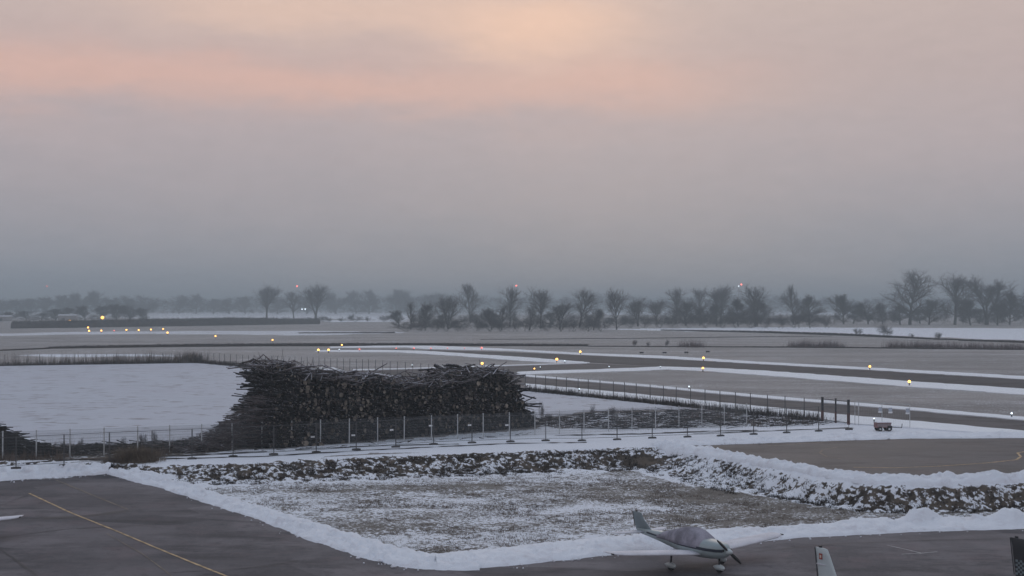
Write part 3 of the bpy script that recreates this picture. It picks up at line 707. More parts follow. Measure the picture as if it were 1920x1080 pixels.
for px_, tp, by, wd_, lb in bs:
    plant('bush', 'bush', px_, tp, by, wd_, lb, 'bush', 'lone bushes in the fields')
# hazy rows far back
fr = []
for px_, tp in [(4,566),(30,562),(58,560),(88,556),(118,553),(150,549),(182,545),(214,560),(243,560),(272,566)]: fr.append((px_, tp, 588, 1750))
for px_, tp in [(335,553),(368,551),(400,560),(430,561),(460,556),(520,560),(575,556),(630,548),(668,545),(692,543),(742,542),(768,546),(800,552),(825,550)]: fr.append((px_, tp, 585, 2000))
for i, (px_, tp, by, D) in enumerate(fr):
    plant('distant_tree', 'thick', px_, tp, by, 40, 'hazy grey tree in the distant row on the left half, %s from the left' % ORD[i], 'tree', 'hazy distant trees on the left', D=D)
dk = [(-6,585),(22,586),(50,584),(78,588),(105,580),(130,577),(160,574),(190,573),(217,571),(245,572),(268,578)]
for i, (px_, tp) in enumerate(dk):
    plant('bushy_tree', 'thick', px_, tp-1, 601, 36, 'dark bushy tree behind the hedge at the far left, %s from the left' % ORD[i], 'tree', 'dark trees behind the left hedge')
# far-off wood along the horizon: one mass
def wood(name, x0, x1, D, topf, label, seed, n=420):
    r = random.Random(seed); parts = [PROTO['thick'][i][1] for i in range(3)]
    vs = []; fs = []; off = 0
    src = []
    for me in parts[:2]:
        co = np.empty(len(me.vertices)*3, np.float32); me.vertices.foreach_get('co', co); co = co.reshape(-1, 3)
        q = np.array([tuple(p.vertices) for p in me.polygons if len(p.vertices) == 4 and p.material_index == 1]); rr = np.random.RandomState(seed); q = q[rr.choice(len(q), 900, replace=False)]
        c = co[q.ravel()].reshape(-1, 4, 3); ctr = c.mean(1, keepdims=True); src.append(ctr+(c-ctr)*np.array([5.0, 5.0, 1.6]))
    out = []
    for i in range(n):
        px_ = x0+(x1-x0)*(i+r.random())/n; DD = D*r.uniform(0.95, 1.08); x, y, z = AT(px_, 575, DD); h = (575-topf(px_))*DD/F+CAMZ-FZ
        h = max(4, h*r.uniform(0.8, 1.04)); k = src[i % 2]; a = r.random()*6.28; ca, sa = math.cos(a), math.sin(a)
        sx = h/10*1.5; V = np.stack([(k[..., 0]*ca-k[..., 1]*sa)*sx+x, (k[..., 0]*sa+k[..., 1]*ca)*sx+y, k[..., 2]*h/10+FZ], -1); out.append(V)
    V = np.concatenate(out).reshape(-1, 3)
    me = np_mesh(name, V, np.arange(len(V)).reshape(-1, 4), M['bush']); tag(link(name, me), label, 'wood', kind='stuff')
tri = lambda px_: 556+6*math.sin(px_*0.011)+3*math.sin(px_*0.043+1)
wood('distant_wood', -60, 1990, 1800, lambda p: 556-4*math.exp(-((p-1000)/500)**2)+3*math.sin(p*0.021)+2*math.sin(p*0.067), 'far wood fading into the haze along the whole horizon', 3, 330)

# ------------------------------------------------------------------ hedges and low growth lines
def hedge(name, poly_px, top_px, mat_, label, cat='hedge', seed=1, thick=1.6, rag=0.25):
    """a long low mass with irregular twiggy skin; poly_px: foot line, top_px: height in photo pixels"""
    base = [P(a, b) for a, b in poly_px]; L = np.hypot(*np.diff(np.array(base)[:, :2], axis=0).T).sum(); n = int(max(20, min(1500, L/0.5)))
    C = resample(base, n); hh = np.interp(np.linspace(0, 1, n), np.linspace(0, 1, len(top_px)), top_px)*C[:, 1]/F
    s = np.arange(n)*0.5; rows = []
    nrm = np.array([0, 1.0])
    for ty, tz in ((0,0),(0.02,0.45),(0.1,0.85),(0.35,1.0),(0.7,1.0),(0.95,0.8),(1,0)):
        j = (fbm(s*0.9+ty*9, s*0+tz*5, seed, 3)-0.5)
        rows.append(np.stack([C[:, 0], C[:, 1]+(ty*thick)+j*rag*2, FZ-0.05+hh*tz*(1+rag*j*2)], 1))
    V = np.concatenate(rows); me = np_mesh(name, V, grid_faces(len(rows), n)[:, ::-1], mat_, False)
    o = tag(link(name, me), label, cat)
    rr = np.random.RandomState(seed); i = rr.randint(0, n, int(n*7)); q = np.c_[C[i, 0]+rr.normal(0, .3, len(i)), C[i, 1]+rr.uniform(-0.1, thick, len(i)), FZ+hh[i]*rr.uniform(0.5, 0.95, len(i))]
    link('twigs', blades(name+'_twigs', q, float(hh.mean())*0.35, 0.06+float(C[:, 1].mean())*0.0001, mat_, 0.8, seed, 3, 0.3), o)
    return o
M['hedge'] = mat('dull hedge', (0.085, 0.078, 0.078), 0.95, 0.05, nscale=0.5, namt=0.3)
hedge('clipped_hedge', [(20,616),(140,614.5),(370,611),(598,607.5)], [13,14,14,9], M['hedge'], 'long flat topped hedge that ends squarely below the three lone trees', seed=3, thick=6, rag=0.08)
hedge('low_hedge', [(90,654),(300,651),(480,649.5),(760,648.5),(1103,649.5)], [4,5.5,5.5,5,4], M['weed_dark'], 'low dark hedge line across the field beyond the runway end', seed=5, thick=2.5, rag=0.2)
hedge('ditch_growth', [(-300,662),(0,658),(90,654.5)], [1.6,2,3], M['weed_dark'], 'thin dark growth continuing the low hedge to the left edge', 'growth', seed=6, thick=1.0)
hedge('ditch_growth', [(1103,650),(1300,651),(1500,652),(1920,656),(2300,659)], [1.5,2,2.5,3,3], M['weed_dark'], 'dark overgrown ditch line right of the low hedge', 'growth', seed=7, thick=1.0, rag=0.5)
hedge('ditch_growth', [(1240,619.5),(1440,624.5),(1600,630),(1760,637),(1800,638)], [1.5,3,4,4,2], M['weed_dark'], 'wavy dark growth along the near edge of the right white strip', 'growth', seed=8, thick=1.5, rag=0.5)
hedge('ditch_growth', [(1800,639),(1920,643),(2200,650)], [3,4,5], M['weed_dark'], 'dark growth at the right edge below the white strip', 'growth', seed=9, thick=1.5, rag=0.5)
hedge('ditch_growth', [(560,625),(740,624.5)], [1.6,2], M['weed_dark'], 'thin dark line left of the tree row', 'growth', seed=10, thick=1.0, rag=0.5)
hedge('ditch_growth', [(900,637),(1180,635),(1420,632),(1560,630.5)], [0.9,1.2,1.2,0.8], M['weed_dark'], 'faint thin line of growth across the meadow before the tree row', 'growth', seed=11, thick=1.0, rag=0.5)
q = np.r_[line_pts([(1280,651),(1440,651.5),(1640,652.5),(1920,656)], 1000, 31, 1.2)]
q = q[(fbm(q[:, 0]*0.09, q[:, 1]*0.02, 14) > 0.45) | (q[:, 0] > 100)]
tag(link('ditch_bushes', blades('ditch_bushes', q, 1.9, 0.05, M['redbush'], 0.6, 9, 12, 0.9)), 'tall dead grass and brambles along the ditch beyond the runway', 'scrub', kind='stuff')
for px_, tp, by, lb in [(1190,637,650.5,'tiny bush on the ditch line, leftmost of the single ones'),(1250,636,651,'thin sapling on the ditch line beyond the runway'),(1216,640,651,'small twiggy bush between the tiny bush and the thin sapling'),
                        (370,664,681,'dark spiky bush at the corner of the white field'),(355,668,681,'smaller spiky bush left of the one at the field corner')]:
    plant('bush', 'bush', px_, tp, by, 9 if px_ > 500 else 15, lb, 'bush')

# ------------------------------------------------------------------ lights of the airfield
M['lamp_yellow'] = mat('warm lamp glass', (0.9, 0.7, 0.4), 0.4, emit=(1.0, 0.46, 0.085, 1), es=3.0)
M['lamp_red'] = mat('red lamp glass', (0.8, 0.2, 0.15), 0.4, emit=(1.0, 0.16, 0.13, 1), es=3.0)
M['lamp_white'] = mat('white lamp glass', (0.8, 0.85, 0.9), 0.4, emit=(0.75, 0.9, 1.0, 1), es=1.6)
M['metal_dark'] = mat('dark metal', (0.05, 0.05, 0.055), 0.5, 0.4, 0.3)
M['galv'] = mat('galvanised steel', (0.50, 0.52, 0.54), 0.5, 0.5, 0.2, nscale=3.0, namt=0.15)
def lamp(px, py, size, kind, label, cat='airfield light', group=None):
    """size: diameter of the bright lens in photo pixels"""
    size *= 0.7; x, y, z = P(px, py+size*0.9, FZ); rad = size*y/F/2; h = 0.25+0.9*rad
    o = empty('airfield_light', (x, y, FZ), 0, label, cat, group)
    b = MB(); b.tube((0,0,0), (0,0,h), 0.05+rad*0.15, 0.05+rad*0.12, 8); b.tube((0,0,0), (0,0,0.05), 0.16+rad*0.3, 0.14+rad*0.3, 10); b.build('stem', M['metal_dark'], o)
    b = MB(); b.tube((0,0,h-0.04), (0,0,h+0.03), rad*0.7, rad*0.75, 10); b.build('collar', M['metal_dark'], o)
    b = MB(); b.ball((0,0,h+rad*0.85), (rad, rad, rad), 12, 8); b.build('lens', M['lamp_'+kind], o, True)
    return o
YL = [(131,603,7.5,'large'),(192,596,9,'largest'),(165,615,5,''),(167,621.5,5,''),(190,621,4.6,''),(237,619.5,4.6,''),(260,620,4.6,''),(283,619,4.6,''),(306,618,4.2,''),(314,625,5.2,''),(404,631.5,4.6,''),(511,639,4.6,''),(641,648.5,4.4,''),(597,658,6,''),(616,658,6,''),
      (1044,676,7,''),(1088,661.5,6,''),(1002,694,4,''),(1319,673.5,6.5,''),(1318,693,6,''),(1631,690,6.5,''),(1705,719,8,'')]
YLAB = ['big yellow light left of and below the brightest one at the far left','brightest and biggest yellow light at the far left beyond the hedge','upper of two stacked yellow lights at the left end of the approach bar','lower of two stacked yellow lights at the left end of the approach bar',
        'yellow approach light right of the stacked pair','yellow approach light in the middle of the bar, right of the faint red one','yellow approach light, third from the right end of the bar','yellow approach light, second from the right end of the bar',
        'yellow light at the right end of the approach bar','yellow light just below the right end of the approach bar','lone yellow light in the field left of the hedge end','lone yellow light in the field below the three lone trees',
        'small yellow light on the far side of the runway start','left one of the yellow pair at the runway start','right one of the yellow pair at the runway start','bright yellow light at the tip of the grass island','yellow light on the far runway edge above the island tip',
        'faint small yellow light on the taxiway behind the wood stack end','yellow light on the far runway edge in line with the cone shaped tree','yellow light on the near runway edge, straight below another','yellow light on the far runway edge at right','nearest yellow light on the white strip of the near runway edge']
for (a, b, s, _), lb in zip(YL, YLAB): lamp(a, b, s, 'yellow', lb, group='yellow airfield lights')
# the one seen just over the wood stack
lamp(904, 684, 7, 'yellow', 'bright yellow light seen just above the top of the wood stack', group='yellow airfield lights')
for (a, b, s), lb in zip([(674,657,3.4),(743,655,2.6),(776,655,3.2),(808,655,2.6),(839,654.5,1.8),(871,654.5,1.8),(903,654,4),(214,621,2.4)],
    ['red light nearest the yellow pair at the runway start','red runway end light, first of the evenly spaced line','red runway end light, second of the evenly spaced line','red runway end light, third of the evenly spaced line','faint red runway end light, fourth of the line','faint red runway end light, fifth of the line','brightest red runway end light, last of the line','faint red light within the yellow approach bar']):
    lamp(a, b, s, 'red', lb, group='red airfield lights')
for (a, b, s), lb in zip([(636,657,2.4),(773,687,2.8),(1142,690,2.4),(1238,690,2.2),(1292,728.5,3.8),(1059,679,3),(1086,733,3.2),(1013,691,2.2),(1897,780,5.5)],
    ['tiny white light beside the yellow pair at the runway start','small white light on the taxiway edge above the middle of the wood stack','small white light on the white strip right of the taxiway mouth','small white light farther right on the same white strip','white light on the far edge of the taxiway',
     'small white light next to the bright one at the island tip','small bluish light at the foot of the perimeter fence','tiny white light near the faint yellow one','white light at the right edge beyond the taxiway']):
    lamp(a, b, s, 'white', lb, group='white airfield lights')
# distance markers along the far side of the runway
for i, (a, b) in enumerate([(1203,664),(1246,664),(1287,663.5),(1327,662)]):
    x, y, z = P(a, b); o = empty('marker_board', (x, y, z), 0, 'low dark marker board on the grass beyond the runway, %s from the left' % ORD[i], 'marker', 'marker boards beyond the runway')
    q = MB(); q.box((0,0,0.35), (0.9,0.08,0.3)); q.build('board', M['metal_dark'], o); q = MB(); q.tube((-0.3,0,0), (-0.3,0,0.25), 0.03); q.tube((0.3,0,0), (0.3,0,0.25), 0.03); q.build('stand', M['metal_dark'], o)
# masts with red beacons, far in the haze
def mast(px, py, D, label, kind='red', size=3.0, w=0.35):
    x, y, z = AT(px, py, D); o = empty('mast', (x, y, FZ), 0, label, 'mast')
    h = z-FZ; b = MB()
    for sx, sy in ((-1,-1),(1,-1),(0,1)): b.tube((sx*w*1.6, sy*w*1.6, 0), (sx*w*.5, sy*w*.5, h), w*0.16, w*0.12, 5)
    k = 0; zz = 0
    while zz < h-2:
        f = 1.6-1.1*zz/h; f2 = 1.6-1.1*(zz+2)/h; b.tube((-w*f,-w*f,zz), (w*f2,-w*f2,zz+2), w*.08, n=4); b.tube((w*f,-w*f,zz), (0,w*f2,zz+2), w*.08, n=4); zz += 2
    b.build('lattice', M['galv'], o); b = MB(); b.ball((0,0,h+0.2), size*D/F/2, 10, 6); b.build('beacon', M['lamp_'+kind], o, True)
mast(557, 537, 1500, 'far mast with red beacon between the lone trees'); mast(968, 536, 1300, 'far mast with red beacon above the middle of the tree row')
mast(1390, 534, 1000, 'mast with red beacon, right one of the close pair above the cone shaped tree'); mast(1385, 537, 1000, 'mast with pale beacon, left one of the close pair above the cone shaped tree', 'white', 2.4)
mast(88, 537, 2200, 'faint mast with red beacon at the far left', size=2.2)
for i, a in enumerate((566.5, 572.5)):
    x, y, z = AT(a, 580, 1400); o = empty('headlight', (x, y, FZ), 0, ('left' if i == 0 else 'right')+' one of two tiny white car headlights seen under the lone trees', 'lamp', 'pair of tiny white lamps')  # car headlights, built as glowing bulbs on added poles
    b = MB(); b.tube((0,0,0), (0,0,z-FZ), 0.08); b.build('pole', M['galv'], o); b = MB(); b.ball((0,0,z-FZ+.3), 0.8, 8, 5); b.build('bulb', M['lamp_white'], o, True)
# small sheds at the far left
M['shed'] = mat('grey shed wall', (0.30, 0.28, 0.28), 0.8, nscale=0.5, namt=0.15); M['shed_roof'] = mat('frosted roof', (0.55, 0.55, 0.6), 0.8)
for a, b, w_, h_, lb in [(8,606,26,6,'low pale shed at the left edge beyond the hedge'),(127,604,32,8,'grey shed behind the hedge beside the big yellow light')]:
    D = 1000; x, y, z = AT(a, b, D); o = empty('shed', (x, y, FZ), 0.1, lb, 'shed'); W = w_*D/F; H_ = h_*D/F+1
    q = MB(); q.box((0,0,H_/2), (W, W*0.5, H_)); q.build('wall', M['shed'], o)
    q = MB(); e = W*0.27; q.add([(-W/2-.3,-e,H_),(W/2+.3,-e,H_),(W/2+.3,e,H_),(-W/2-.3,e,H_),(-W/2-.3,0,H_+1),(W/2+.3,0,H_+1)], [(0,1,5,4),(2,3,4,5),(1,2,5),(3,0,4),(3,2,1,0)]); q.build('roof', M['shed_roof'], o)
    q = MB(); q.box((-W*.2,-W*.25-.03,1.1), (2.4,.06,2.2)); q.build('door', M['metal_dark'], o)

# ------------------------------------------------------------------ haze
def haze_box():
    b = MB(); x0, x1, y0, y1, z0, z1 = -9700, 9700, -500, 9700, -1.2, 50
    b.box(((x0+x1)/2, (y0+y1)/2, (z0+z1)/2), (x1-x0, y1-y0, z1-z0))
    m = bpy.data.materials.new('haze'); m.use_nodes = True; N = NT(m.node_tree); N.n.clear()
    v = N.node('ShaderNodeVolumePrincipled'); v.inputs['Color'].default_value = (0.80, 0.925, 1.0, 1); v.inputs['Density'].default_value = 0.00064; v.inputs['Anisotropy'].default_value = 0.0
    o = N.node('ShaderNodeOutputMaterial'); N.l.new(v.outputs[0], o.inputs['Volume'])
    tag(b.build('haze', m), kind='stuff')
haze_box()

# ------------------------------------------------------------------ fences
M['wire'] = mat('fence wire', (0.13, 0.14, 0.15), 0.6, 0.4, 0.3)
M['galv_dark'] = mat('weathered fence steel', (0.10, 0.10, 0.105), 0.6, 0.4, 0.3)
M['plate'] = mat('white plate', (0.75, 0.76, 0.78), 0.5)
M['concrete'] = mat('dark damp concrete', (0.09, 0.088, 0.088), 0.9, nscale=4.0)
def mesh_mb(L, H_, dv, dh, rv, rh, z0=0.05):
    b = MB(); n = max(2, int(L/dv))
    for i in range(n+1): b.box((L*i/n, 0, z0+H_/2), (rv*2, rv*2, H_))
    k = max(2, int(H_/dh))
    for i in range(k+1):
        b.box((L/2, rv+rh, z0+H_*i/k), (L, rh*2, rh*2)); b.box((L/2, -rv-rh, z0+H_*i/k), (L, rh*2, rh*2))
    return b
# steel mesh fence in front of the wood stack
mf = empty('mesh_fence', (*P(435, 843)[:2], FZ), 0, 'grey steel mesh fence with pale posts in front of the wood stack', 'fence')
mfo = mf.matrix_basis.inverted()
pxs = [-120,-55,5,68,131,195,258,318,378,435,491,547,601,655,708,758,809,858,906,955,1003,1049,1095,1141,1185,1229,1273,1316,1358,1400]
pts = []
for a in pxs:
    b_ = 843-0.0475*(a-435) if a >= 435 else 843-0.044*(a-435)
    if a > 1273: b_ = 803-0.035*(a-1273)
    pts.append(Vector(P(a, b_)))
base_pt = Vector(mf.location)
pb = MB(); pb.box((0,0,0.97), (0.075,0.075,1.94)); pb.box((0,0,1.95), (0.085,0.085,0.02)); pm = pb.mesh('post', M['galv'])
mm = mesh_mb(2.5, 1.83, 0.05, 0.2, 0.0035, 0.0045).mesh('mesh_panel', M['wire'])
pl = MB(); pl.box((0,0,0), (0.30,0.012,0.13)); plm = pl.mesh('plate', M['plate'])
for i, p in enumerate(pts):
    o = link('post', pm, mf); o.location = p-base_pt
    if i < len(pts)-1:
        d = pts[i+1]-p; o = link('mesh_panel', mm, mf); o.location = p-base_pt+Vector((0,0,0)); o.rotation_euler = (0,0,math.atan2(d.y, d.x)); o.scale = (d.length/2.5,1,1)
def on_fence(px, py):
    for i in range(len(pts)-1):
        if pxs[i] <= px <= pxs[i+1]:
            t = (px-pxs[i])/(pxs[i+1]-pxs[i]); q = pts[i].lerp(pts[i+1], t); D = q.y; d = pts[i+1]-pts[i]
            return Vector((q.x, q.y, AT(px, py, D)[2])), math.atan2(d.y, d.x)
for a, b_ in [(422,821),(505,817),(586,819),(662,816),(734,806),(807,798),(880,797),(950,797)]:
    q, an = on_fence(a, b_); nrm = Vector((math.sin(an), -math.cos(an), 0)); o = link('plate', plm, mf); o.location = q-base_pt+nrm*0.03; o.rotation_euler = (0,0,an)
# mobile site fence closer to the camera: panels with concrete feet, each its own thing
fx = [(-60,884),(30,879),(120,874),(205,869),(285,865),(360,861),(437,857),(513,853),(593,849),(668,844),(742,839),(813,834),(885,831),(957,829),(1023,827),(1091,827),(1157,825),(1223,822),(1289,820),(1351,818),(1413,815),(1475,812),(1535,809),(1592,806)]
fp = [Vector(P(a, b)) for a, b in fx]
def rim(L, H_):
    b = MB(); r_ = 0.021
    for xx in (0.03, L-0.03): b.tube((xx,0,0.02), (xx,0,H_), r_, n=8)
    for zz in (0.12, H_-0.03): b.tube((0.03,0,zz), (L-0.03,0,zz), 0.016, n=6)
    return b
rm_ = rim(3.5, 2.0).mesh('frame', M['galv_dark']); wm = mesh_mb(3.4, 1.8, 0.16, 0.30, 0.0018, 0.0015, 0.14).mesh('wire_mesh', M['wire'])
ft = MB(); ft.box((0,0,0.055), (0.62,0.22,0.11)); ft.box((0,0,0.12), (0.4,0.16,0.03)); ftm = ft.mesh('foot', M['concrete'])
for i in range(len(fp)):
    fr_ = link('fence_foot', ftm); fr_.location = fp[i]; fr_.rotation_euler = (0,0,0.35+rng.uniform(-.15,.15))
    tag(fr_, 'dark concrete foot under the site fence, %s from the left end' % ORD[i], 'fence foot', 'concrete feet of the site fence')
    if i < len(fp)-1:
        d = fp[i+1]-fp[i]; o = empty('site_fence_panel', fp[i]+Vector((0,0,0.1)), math.atan2(d.y, d.x), 'thin tubular site fence panel in front of the mesh fence, %s from the left end' % ORD[i], 'fence panel', 'site fence panels')
        a_ = link('frame', rm_, o); a_.scale = (d.length/3.5,1,1); w_ = link('wire_mesh', wm, o); w_.location = (0.05,0,0); w_.scale = ((d.length-0.1)/3.4,1,1)
# perimeter fence of the airfield
pf = empty('perimeter_fence', P(984, 732), 0, 'dark wire perimeter fence running from the left field past the wood stack to the gate', 'fence'); o0 = Vector(pf.location)
rx = [985,1004.5,1023,1043,1062,1084,1103,1125,1150,1171,1193,1219,1244,1268,1295,1322,1350,1379,1407,1439,1472,1508,1541]
lx = [8,30,52,74,96,118,140,160,180,200,218,236,254,272,289,305,321,336,351,365,378,390,401,411,421,432,443,455,466,476,487,498,509,520,531,542,553,565,576,587,598,609,620,632,644,656,668,679.5,691,704,717.5,731.5,745,760,774,789,804,818,834,850,866,883,900,917,934,951,968]
yb = lambda a: float(np.interp(a, [-10,180,370,411,480,541,690,818,985,1541,1700], [687,684,681,683.5,688.5,691,697.5,709,731,790,807]))
pp = [Vector(P(a, yb(a))) for a in lx+rx]
tb = MB(); tb.tube((0,0,0), (0,0,2.0), 0.045, 0.04, 8); tb.tube((0,0,2.0), (0,0,2.03), 0.055, 0.03, 8); tpm = tb.mesh('post', M['galv_dark'])
for q in pp[-100:]: o = link('post', tpm, pf); o.location = q-o0
wb = MB()
for k in range(len(pp)-1):
    for zz in (0.15, 0.6, 1.05, 1.5, 1.95): wb.tube(pp[k]-o0+Vector((0,0,zz)), pp[k+1]-o0+Vector((0,0,zz)), 0.006, n=3, cap=False)
    d = pp[k+1]-pp[k]; n = int(d.length/0.35)
    if k > len(lx):
        for j in range(n):
            s_ = pp[k]-o0+d*j/n; wb.tube(s_+Vector((0,0,0.1)), s_+Vector((0,0,1.95)), 0.003, n=3, cap=False)
wb.build('wire', M['wire'], pf)
# gate with dark posts
M['redbrown'] = mat('dark red brown steel', (0.10, 0.045, 0.045), 0.6, 0.3, nscale=2.0)
gt = empty('gate', P(1542, 790), 0, 'dark framed double gate where the perimeter fence ends', 'gate'); g0 = Vector(gt.location)
gp = [Vector(P(a, b)) for a, b in ((1542,790),(1567,793),(1591,796))]
for i, q in enumerate(gp):
    b = MB(); w_ = 0.13 if i == 1 else 0.2; b.box((0,0,1.1), (w_,w_,2.2)); b.box((0,0,2.21), (w_+.04,w_+.04,0.03)); b.box((0,0,0.5), (w_+.02,w_+.02,1.0), mi=1); o = b.build('post', [M['metal_dark'], M['redbrown']], gt); o.location = q-g0
for i in range(2):
    a_ = gp[i]-g0; d = gp[i+1]-gp[i]; b = MB()
    for zz in (0.15, 2.05): b.tube(a_+Vector((0,0,zz)), a_+d+Vector((0,0,zz)), 0.035, n=6)
    for j in range(1, 16): b.tube(a_+d*j/16+Vector((0,0,.15)), a_+d*j/16+Vector((0,0,2.05)), 0.006, n=4)
    b.build('leaf', M['galv_dark'], gt)
# light panels right of the gate with three small white notices
q0, q1 = Vector(P(1603,797)), Vector(P(1706,803)); lf = empty('wire_fence', q0, 0, 'pale thin wire fence with white notices right of the gate', 'fence')
b = MB()
for zz in (0.1, 2.05): b.tube((0,0,zz), q1-q0+Vector((0,0,zz)), 0.02, n=6)
b.build('rail', M['galv'], lf)
for t_ in (0, 0.07, 0.5, 1.0): b = MB(); b.tube((q1-q0)*t_, (q1-q0)*t_+Vector((0,0,2.1)), 0.028, n=8); b.build('post', M['galv'], lf)
b = MB()
for j in range(24):
    s_ = (q1-q0)*j/24; b.tube(s_+Vector((0,0,.1)), s_+Vector((0,0,2.05)), 0.003, n=3)
b.build('mesh_panel', M['galv'], lf)
M['notice_grey'] = mat('grey notice', (0.42, 0.45, 0.52), 0.5)
for t_, lb in ((0.47,''),(0.65,''),(0.96,'')):
    s_ = (q1-q0)*t_; b = MB(); b.box((s_.x, s_.y-0.05, 1.28), (0.36,0.015,0.14)); b.box((s_.x, s_.y-0.05, 1.53), (0.32,0.015,0.34), mi=1); b.build('notice', [M['plate'], M['notice_grey']], lf)
# red and white trailer cart
ct = empty('trailer', P(1655, 808), 0.08, 'small red and pale trailer parked on the snow right of the gate', 'trailer'); ct.scale = (0.8, 0.8, 0.8)
M['red_paint'] = mat('faded red paint', (0.19, 0.095, 0.10), 0.6, nscale=3, namt=0.2); M['pale_red'] = mat('frosted pinkish panel', (0.27, 0.22, 0.235), 0.7, nscale=3, namt=0.2); M['rubber'] = mat('black rubber', (0.02, 0.02, 0.022), 0.8)
b = MB(); b.box((0,0,0.62), (1.5,0.95,0.42)); b.build('body', M['pale_red'], ct)
b = MB()
b.box((0,0,0.86), (1.6,1.02,0.07)); b.box((-0.76,0,0.60), (0.06,1.0,0.50)); b.box((0,-0.49,0.42), (1.54,0.05,0.07)); b.build('frame', M['red_paint'], ct)
b = MB(); b.box((0,0,0.93), (1.45,0.9,0.07)); b.build('snowy_lid', M['snow'], ct)
for sx in (-0.45, 0.52):
    for sy in (-0.5, 0.5):
        b = MB(); b.tube((sx,sy-.09,.24), (sx,sy+.09,.24), 0.24, n=16); wl = b.build('wheel', M['rubber'], ct); b = MB(); b.tube((sx,sy-.095*(1 if sy < 0 else -1),.24), (sx,sy-.10*(1 if sy<0 else -1),.24), 0.11, n=12); b.build('hub', M['galv'], wl)
b = MB(); b.path([(0.75,0,0.42),(1.3,0,0.36),(2.1,0.1,0.30),(2.15,0.1,0.75)], 0.035); b.build('drawbar', M['metal_dark'], ct)
b = MB(); b.box((0.6,-0.3,0.35), (0.5,0.45,0.45)); b.build('motor', M['metal_dark'], ct)
lamp(1639, 790, 4.0, 'white', 'white light beside the top left corner of the small red trailer', group='white airfield lights')

# ------------------------------------------------------------------ wood stack
def bark_mat(name, c, snow_amt):
    m = bpy.data.materials.new(name); m.use_nodes = True; N = NT(m.node_tree); b = N.n['Principled BSDF']
    g = N.node('ShaderNodeNewGeometry'); sp_ = N.node('ShaderNodeSeparateXYZ'); N.l.new(g.outputs['Normal'], sp_.inputs[0])
    n = N.noise(g.outputs['Position'], 2.2, 4, 0.65); n2 = N.noise(g.outputs['Position'], 9, 3, 0.6)
    cc = N.mix(N.ramp(n, 0.35, 0.65), tuple(x*0.55 for x in c), tuple(x*1.5 for x in c))
    f = N.m('MULTIPLY', N.ramp(sp_.outputs[2], 0.55, 0.9), N.ramp(n2, 0.62-snow_amt*0.3, 0.75-snow_amt*0.3))
    N.put(b.inputs['Base Color'], N.mix(f, cc, (0.55, 0.56, 0.62))); b.inputs['Roughness'].default_value = 0.9; b.inputs['Specular IOR Level'].default_value = 0.12
    return m
M['log_bark'] = bark_mat('dark log bark', (0.022, 0.018, 0.018), 0.35)
M['pole_bark'] = bark_mat('grey pole bark', (0.080, 0.064, 0.062), 0.95)
M['cut_end'] = mat('weathered sawn end', (0.175, 0.15, 0.125), 0.85, 0.1, nscale=1.3, namt=0.75)
M['cut_dark'] = mat('dark sawn end', (0.06, 0.05, 0.045), 0.85, 0.1, nscale=1.3, namt=0.6)
M['light_block'] = mat('light-blocking stack filler', (0.012, 0.010, 0.010), 1.0, 0.0)  # near-black filler added to block light through the gaps between logs
pa, pz = Vector(P(512, 842)), Vector(P(1006, 801))
axis = (pz-pa); PL = axis.length; axis.normalize(); back = Vector((-axis.y, axis.x, 0))   # away from the camera
DEPTH = 4.6
top_px = [(462,760),(470,735),(480,698),(497,683),(515,674),(535,680),(560,689),(580,693),(620,699),(680,701),(720,708),(760,713),(800,707),(830,713),(850,705),(880,695),(905,690),(935,694),(955,700),(970,722),(982,745),(993,768),(1003,790)]
def front_px(u):
    p = pa+axis*u; return 960+p.x/p.y*F, p
def top_h(u):
    a, p = front_px(u); y = np.interp(a, [t[0] for t in top_px], [t[1] for t in top_px]); return max(0.2, AT(a, y, p.y+1.0)[2]-FZ)
def mk_log(b, c, d, L, r0, r1, n=7, pole=False, endmi=None):
    d = d.normalized(); k = 3 if L > 2.2 else 1; r = random.Random(int(c.x*1000+c.z*77)); pts_ = [c+d*(L*(j/k-0.5)) + Vector((r.gauss(0,1),r.gauss(0,1),r.gauss(0,1)))*(0.05*L if 0 < j < k else 0)*(1.6 if pole else 0.5) for j in range(k+1)]
    for j in range(k):
        ra = r0+(r1-r0)*j/k; rb = r0+(r1-r0)*(j+1)/k; b.tube(pts_[j], pts_[j+1], ra, rb, n, 0, cap=(j in (0, k-1)), capmi=(1 if endmi is None else endmi))
stack = empty('log_core', pa, 0)
